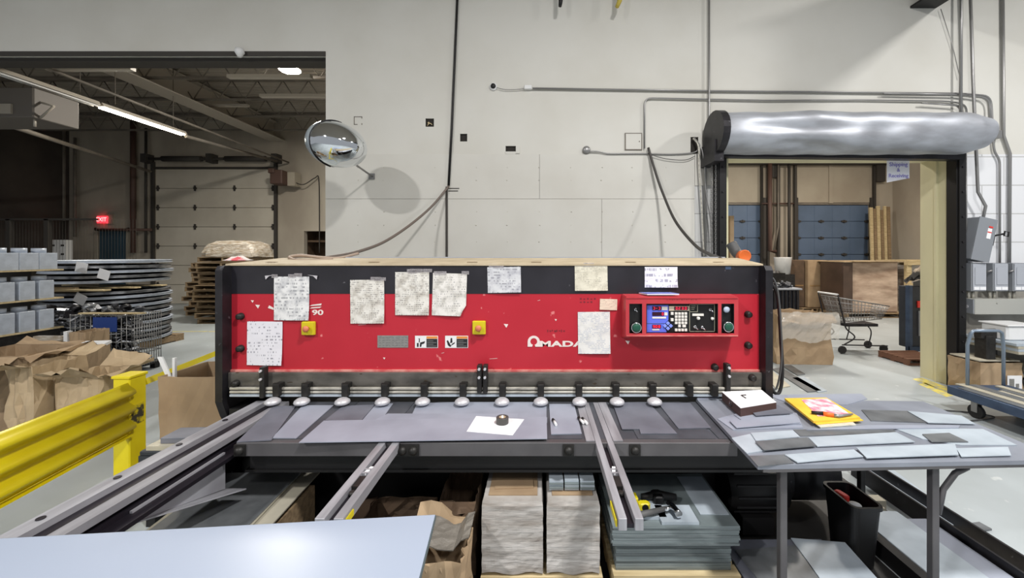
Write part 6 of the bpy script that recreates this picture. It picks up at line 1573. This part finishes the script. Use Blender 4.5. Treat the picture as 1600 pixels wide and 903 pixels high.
for i in range(7):
    w = .14 + random.uniform(-.03, .05); x = 4.84 + i * .095; y0 = 3.0 + random.uniform(0, .3)
    m = MB(); m.box(x, x + w * .62, y0, y0 + 1.2 + random.uniform(-.1, .15), .297 + .0, .303 + (i % 3) * .004, rot=random.uniform(-.05, .05)); tag(m.build('metal_strip', SHEETE if i % 2 else SHEETD), 'long metal strip lying on the blue platform cart', 'metal strip', 'strips on the platform cart')
ct_ = carton(5.52, 6.05, 4.80, 5.18, 0, .47, 'brown carton with a white label beside the door jamb', CARD, flaps=(), jit=.008, seed=41)
m = MB(); m.box(5.53, 6.04, 4.82, 5.17, .486, .50); tag(m.build('sheet_bundle', SHEETE), 'thin pale pieces lying on the carton beside the jamb', 'sheets')
m = MB(); m.box(5.84, 6.02, 4.784, 4.789, .14, .32); m.box(5.86, 5.92, 4.781, 4.7835, .17, .28, 1); m.box(5.94, 5.98, 4.781, 4.7835, .17, .22, 1); m.build('shipping_label', [WHITEP, PLATE], ct_)
t = thing('sheet_rack', 'low steel rack holding thick pale sheets at the right edge', 'rack', (6.6, 4.9, 0))
m = MB()
for x in (6.16, 7.4): m.box(x, x + .05, 4.7, 4.75, 0, .58); m.box(x, x + .05, 5.2, 5.25, 0, .58)
m.build('rack_post', BLACKM, t)
for z in (.22, .581):
    m = MB(); m.box(6.22 if z < .5 else 6.12, 7.39 if z < .5 else 7.5, 4.68, 5.28, z, z + .03); m.build('rack_shelf', BLACKW, t)
for (z, x0, n) in ((.252, 6.215, 3), (.613, 5.82, 4)):
    for k in range(n):
        m = MB(); m.box(x0 + random.uniform(0, .02), 7.39, 4.66 + random.uniform(0, .02), 5.26, z, z + .03); z += .032
        tag(m.build('thick_sheet', SHEETC if k % 2 else SHEETE), 'thick pale sheet on the ' + ('lower' if x0 > 6 else 'upper') + ' shelf of the low rack', 'metal sheet', 'sheets on the ' + ('lower' if x0 > 6 else 'upper') + ' rack shelf')
x0, x1 = 5.92, 6.32
m = MB(); m.box(x0, x1, 4.85, 5.15, .742, .92, c=.02); m.box(x0 - .015, x1 + .015, 4.83, 5.17, .92, .94, c=.01); tag(m.build('white_tub', PLWHITE), 'white lidded tub standing on the low rack', 'tub')
t = thing('bench_vice', 'dark vice standing at the left end of the low rack', 'vice', (5.72, 4.95, .5))
m = MB(); m.box(5.66, 5.78, 4.85, 5.0, .50, .80, c=.01); m.box(5.62, 5.82, 4.87, 4.97, .76, .86, c=.01); m.build('vice_body', DARKCAST, t)
m = MB(); m.cyl((5.60, 4.92, .86), (5.84, 4.92, .86), .022, seg=10); m.build('round_bar', CONDUIT, t)
m = MB(); m.tube(smooth_path([(4.1, 4.35, .01), (4.45, 4.5, .01), (4.9, 4.45, .01), (5.1, 4.3, .01), (4.6, 4.2, .01), (4.2, 4.3, .01)], 8), .008, 6); tag(m.build('floor_cable', RUBBERG), 'thin dark cable looped on the floor by the platform cart', 'cable')

# ================================================================== LIGHT AND CAMERA
def area(name, loc, power, size, target=None, color=(1, .985, .965), size_y=None):
    l = bpy.data.lights.new(name, 'AREA'); l.energy = power; l.shape = 'RECTANGLE'; l.size = size; l.size_y = size_y or size; l.color = color
    o = bpy.data.objects.new(name, l); COL.objects.link(o); o.location = loc
    if target is not None:
        o.rotation_euler = (Vector(target) - Vector(loc)).to_track_quat('-Z', 'Y').to_euler()
    return o
area('ceiling_and_fill_light', (1.9, -0.1, 6.4), 300, .45)
area('ceiling_and_fill_light', (-5.0, -3.0, 6.4), 420, .4)
area('ceiling_and_fill_light', (7.0, 1.2, 6.4), 240, .5)  # added fill, no known lamp at this spot
area('ceiling_and_fill_light', (2.2, -4.2, 6.4), 120, .8)
area('high_bay_and_fill_light', (-5.85, 9.0, 6.0), 240, .5, color=(1, .95, .86))
area('strip_lamp_light', (-9.4, 9.1, 4.9), 30, .15, color=(1, .93, .80), size_y=1.9)
area('high_bay_and_fill_light', (4.8, 9.2, 5.9), 240, .6, color=(1, .93, .84))
area('high_bay_and_fill_light', (9.5, 9.0, 5.9), 200, .6, color=(1, .90, .78))  # added to lighten the wrapped load side, no known lamp here
w = bpy.data.worlds.new('World'); SC.world = w; w.use_nodes = True
w.node_tree.nodes['Background'].inputs[0].default_value = (.92, .95, 1.0, 1); w.node_tree.nodes['Background'].inputs[1].default_value = 0.26
cam = bpy.data.cameras.new('Camera'); co = bpy.data.objects.new('Camera', cam); COL.objects.link(co)
co.location = (0, 0, CZ); co.rotation_euler = (PI / 2, 0, 0)
cam.sensor_width = 36; cam.sensor_fit = 'HORIZONTAL'; cam.lens = 36 * F / 1600
cam.shift_x = -(CX - 800) / 1600; cam.shift_y = -(451.5 - HY) / 1600
cam.clip_start = .05; cam.clip_end = 100
SC.camera = co
SC.view_settings.view_transform = 'Standard'; SC.view_settings.look = 'None'; SC.view_settings.gamma = 1
SC.view_settings.use_curve_mapping = False
SC.view_settings.exposure = 0.48
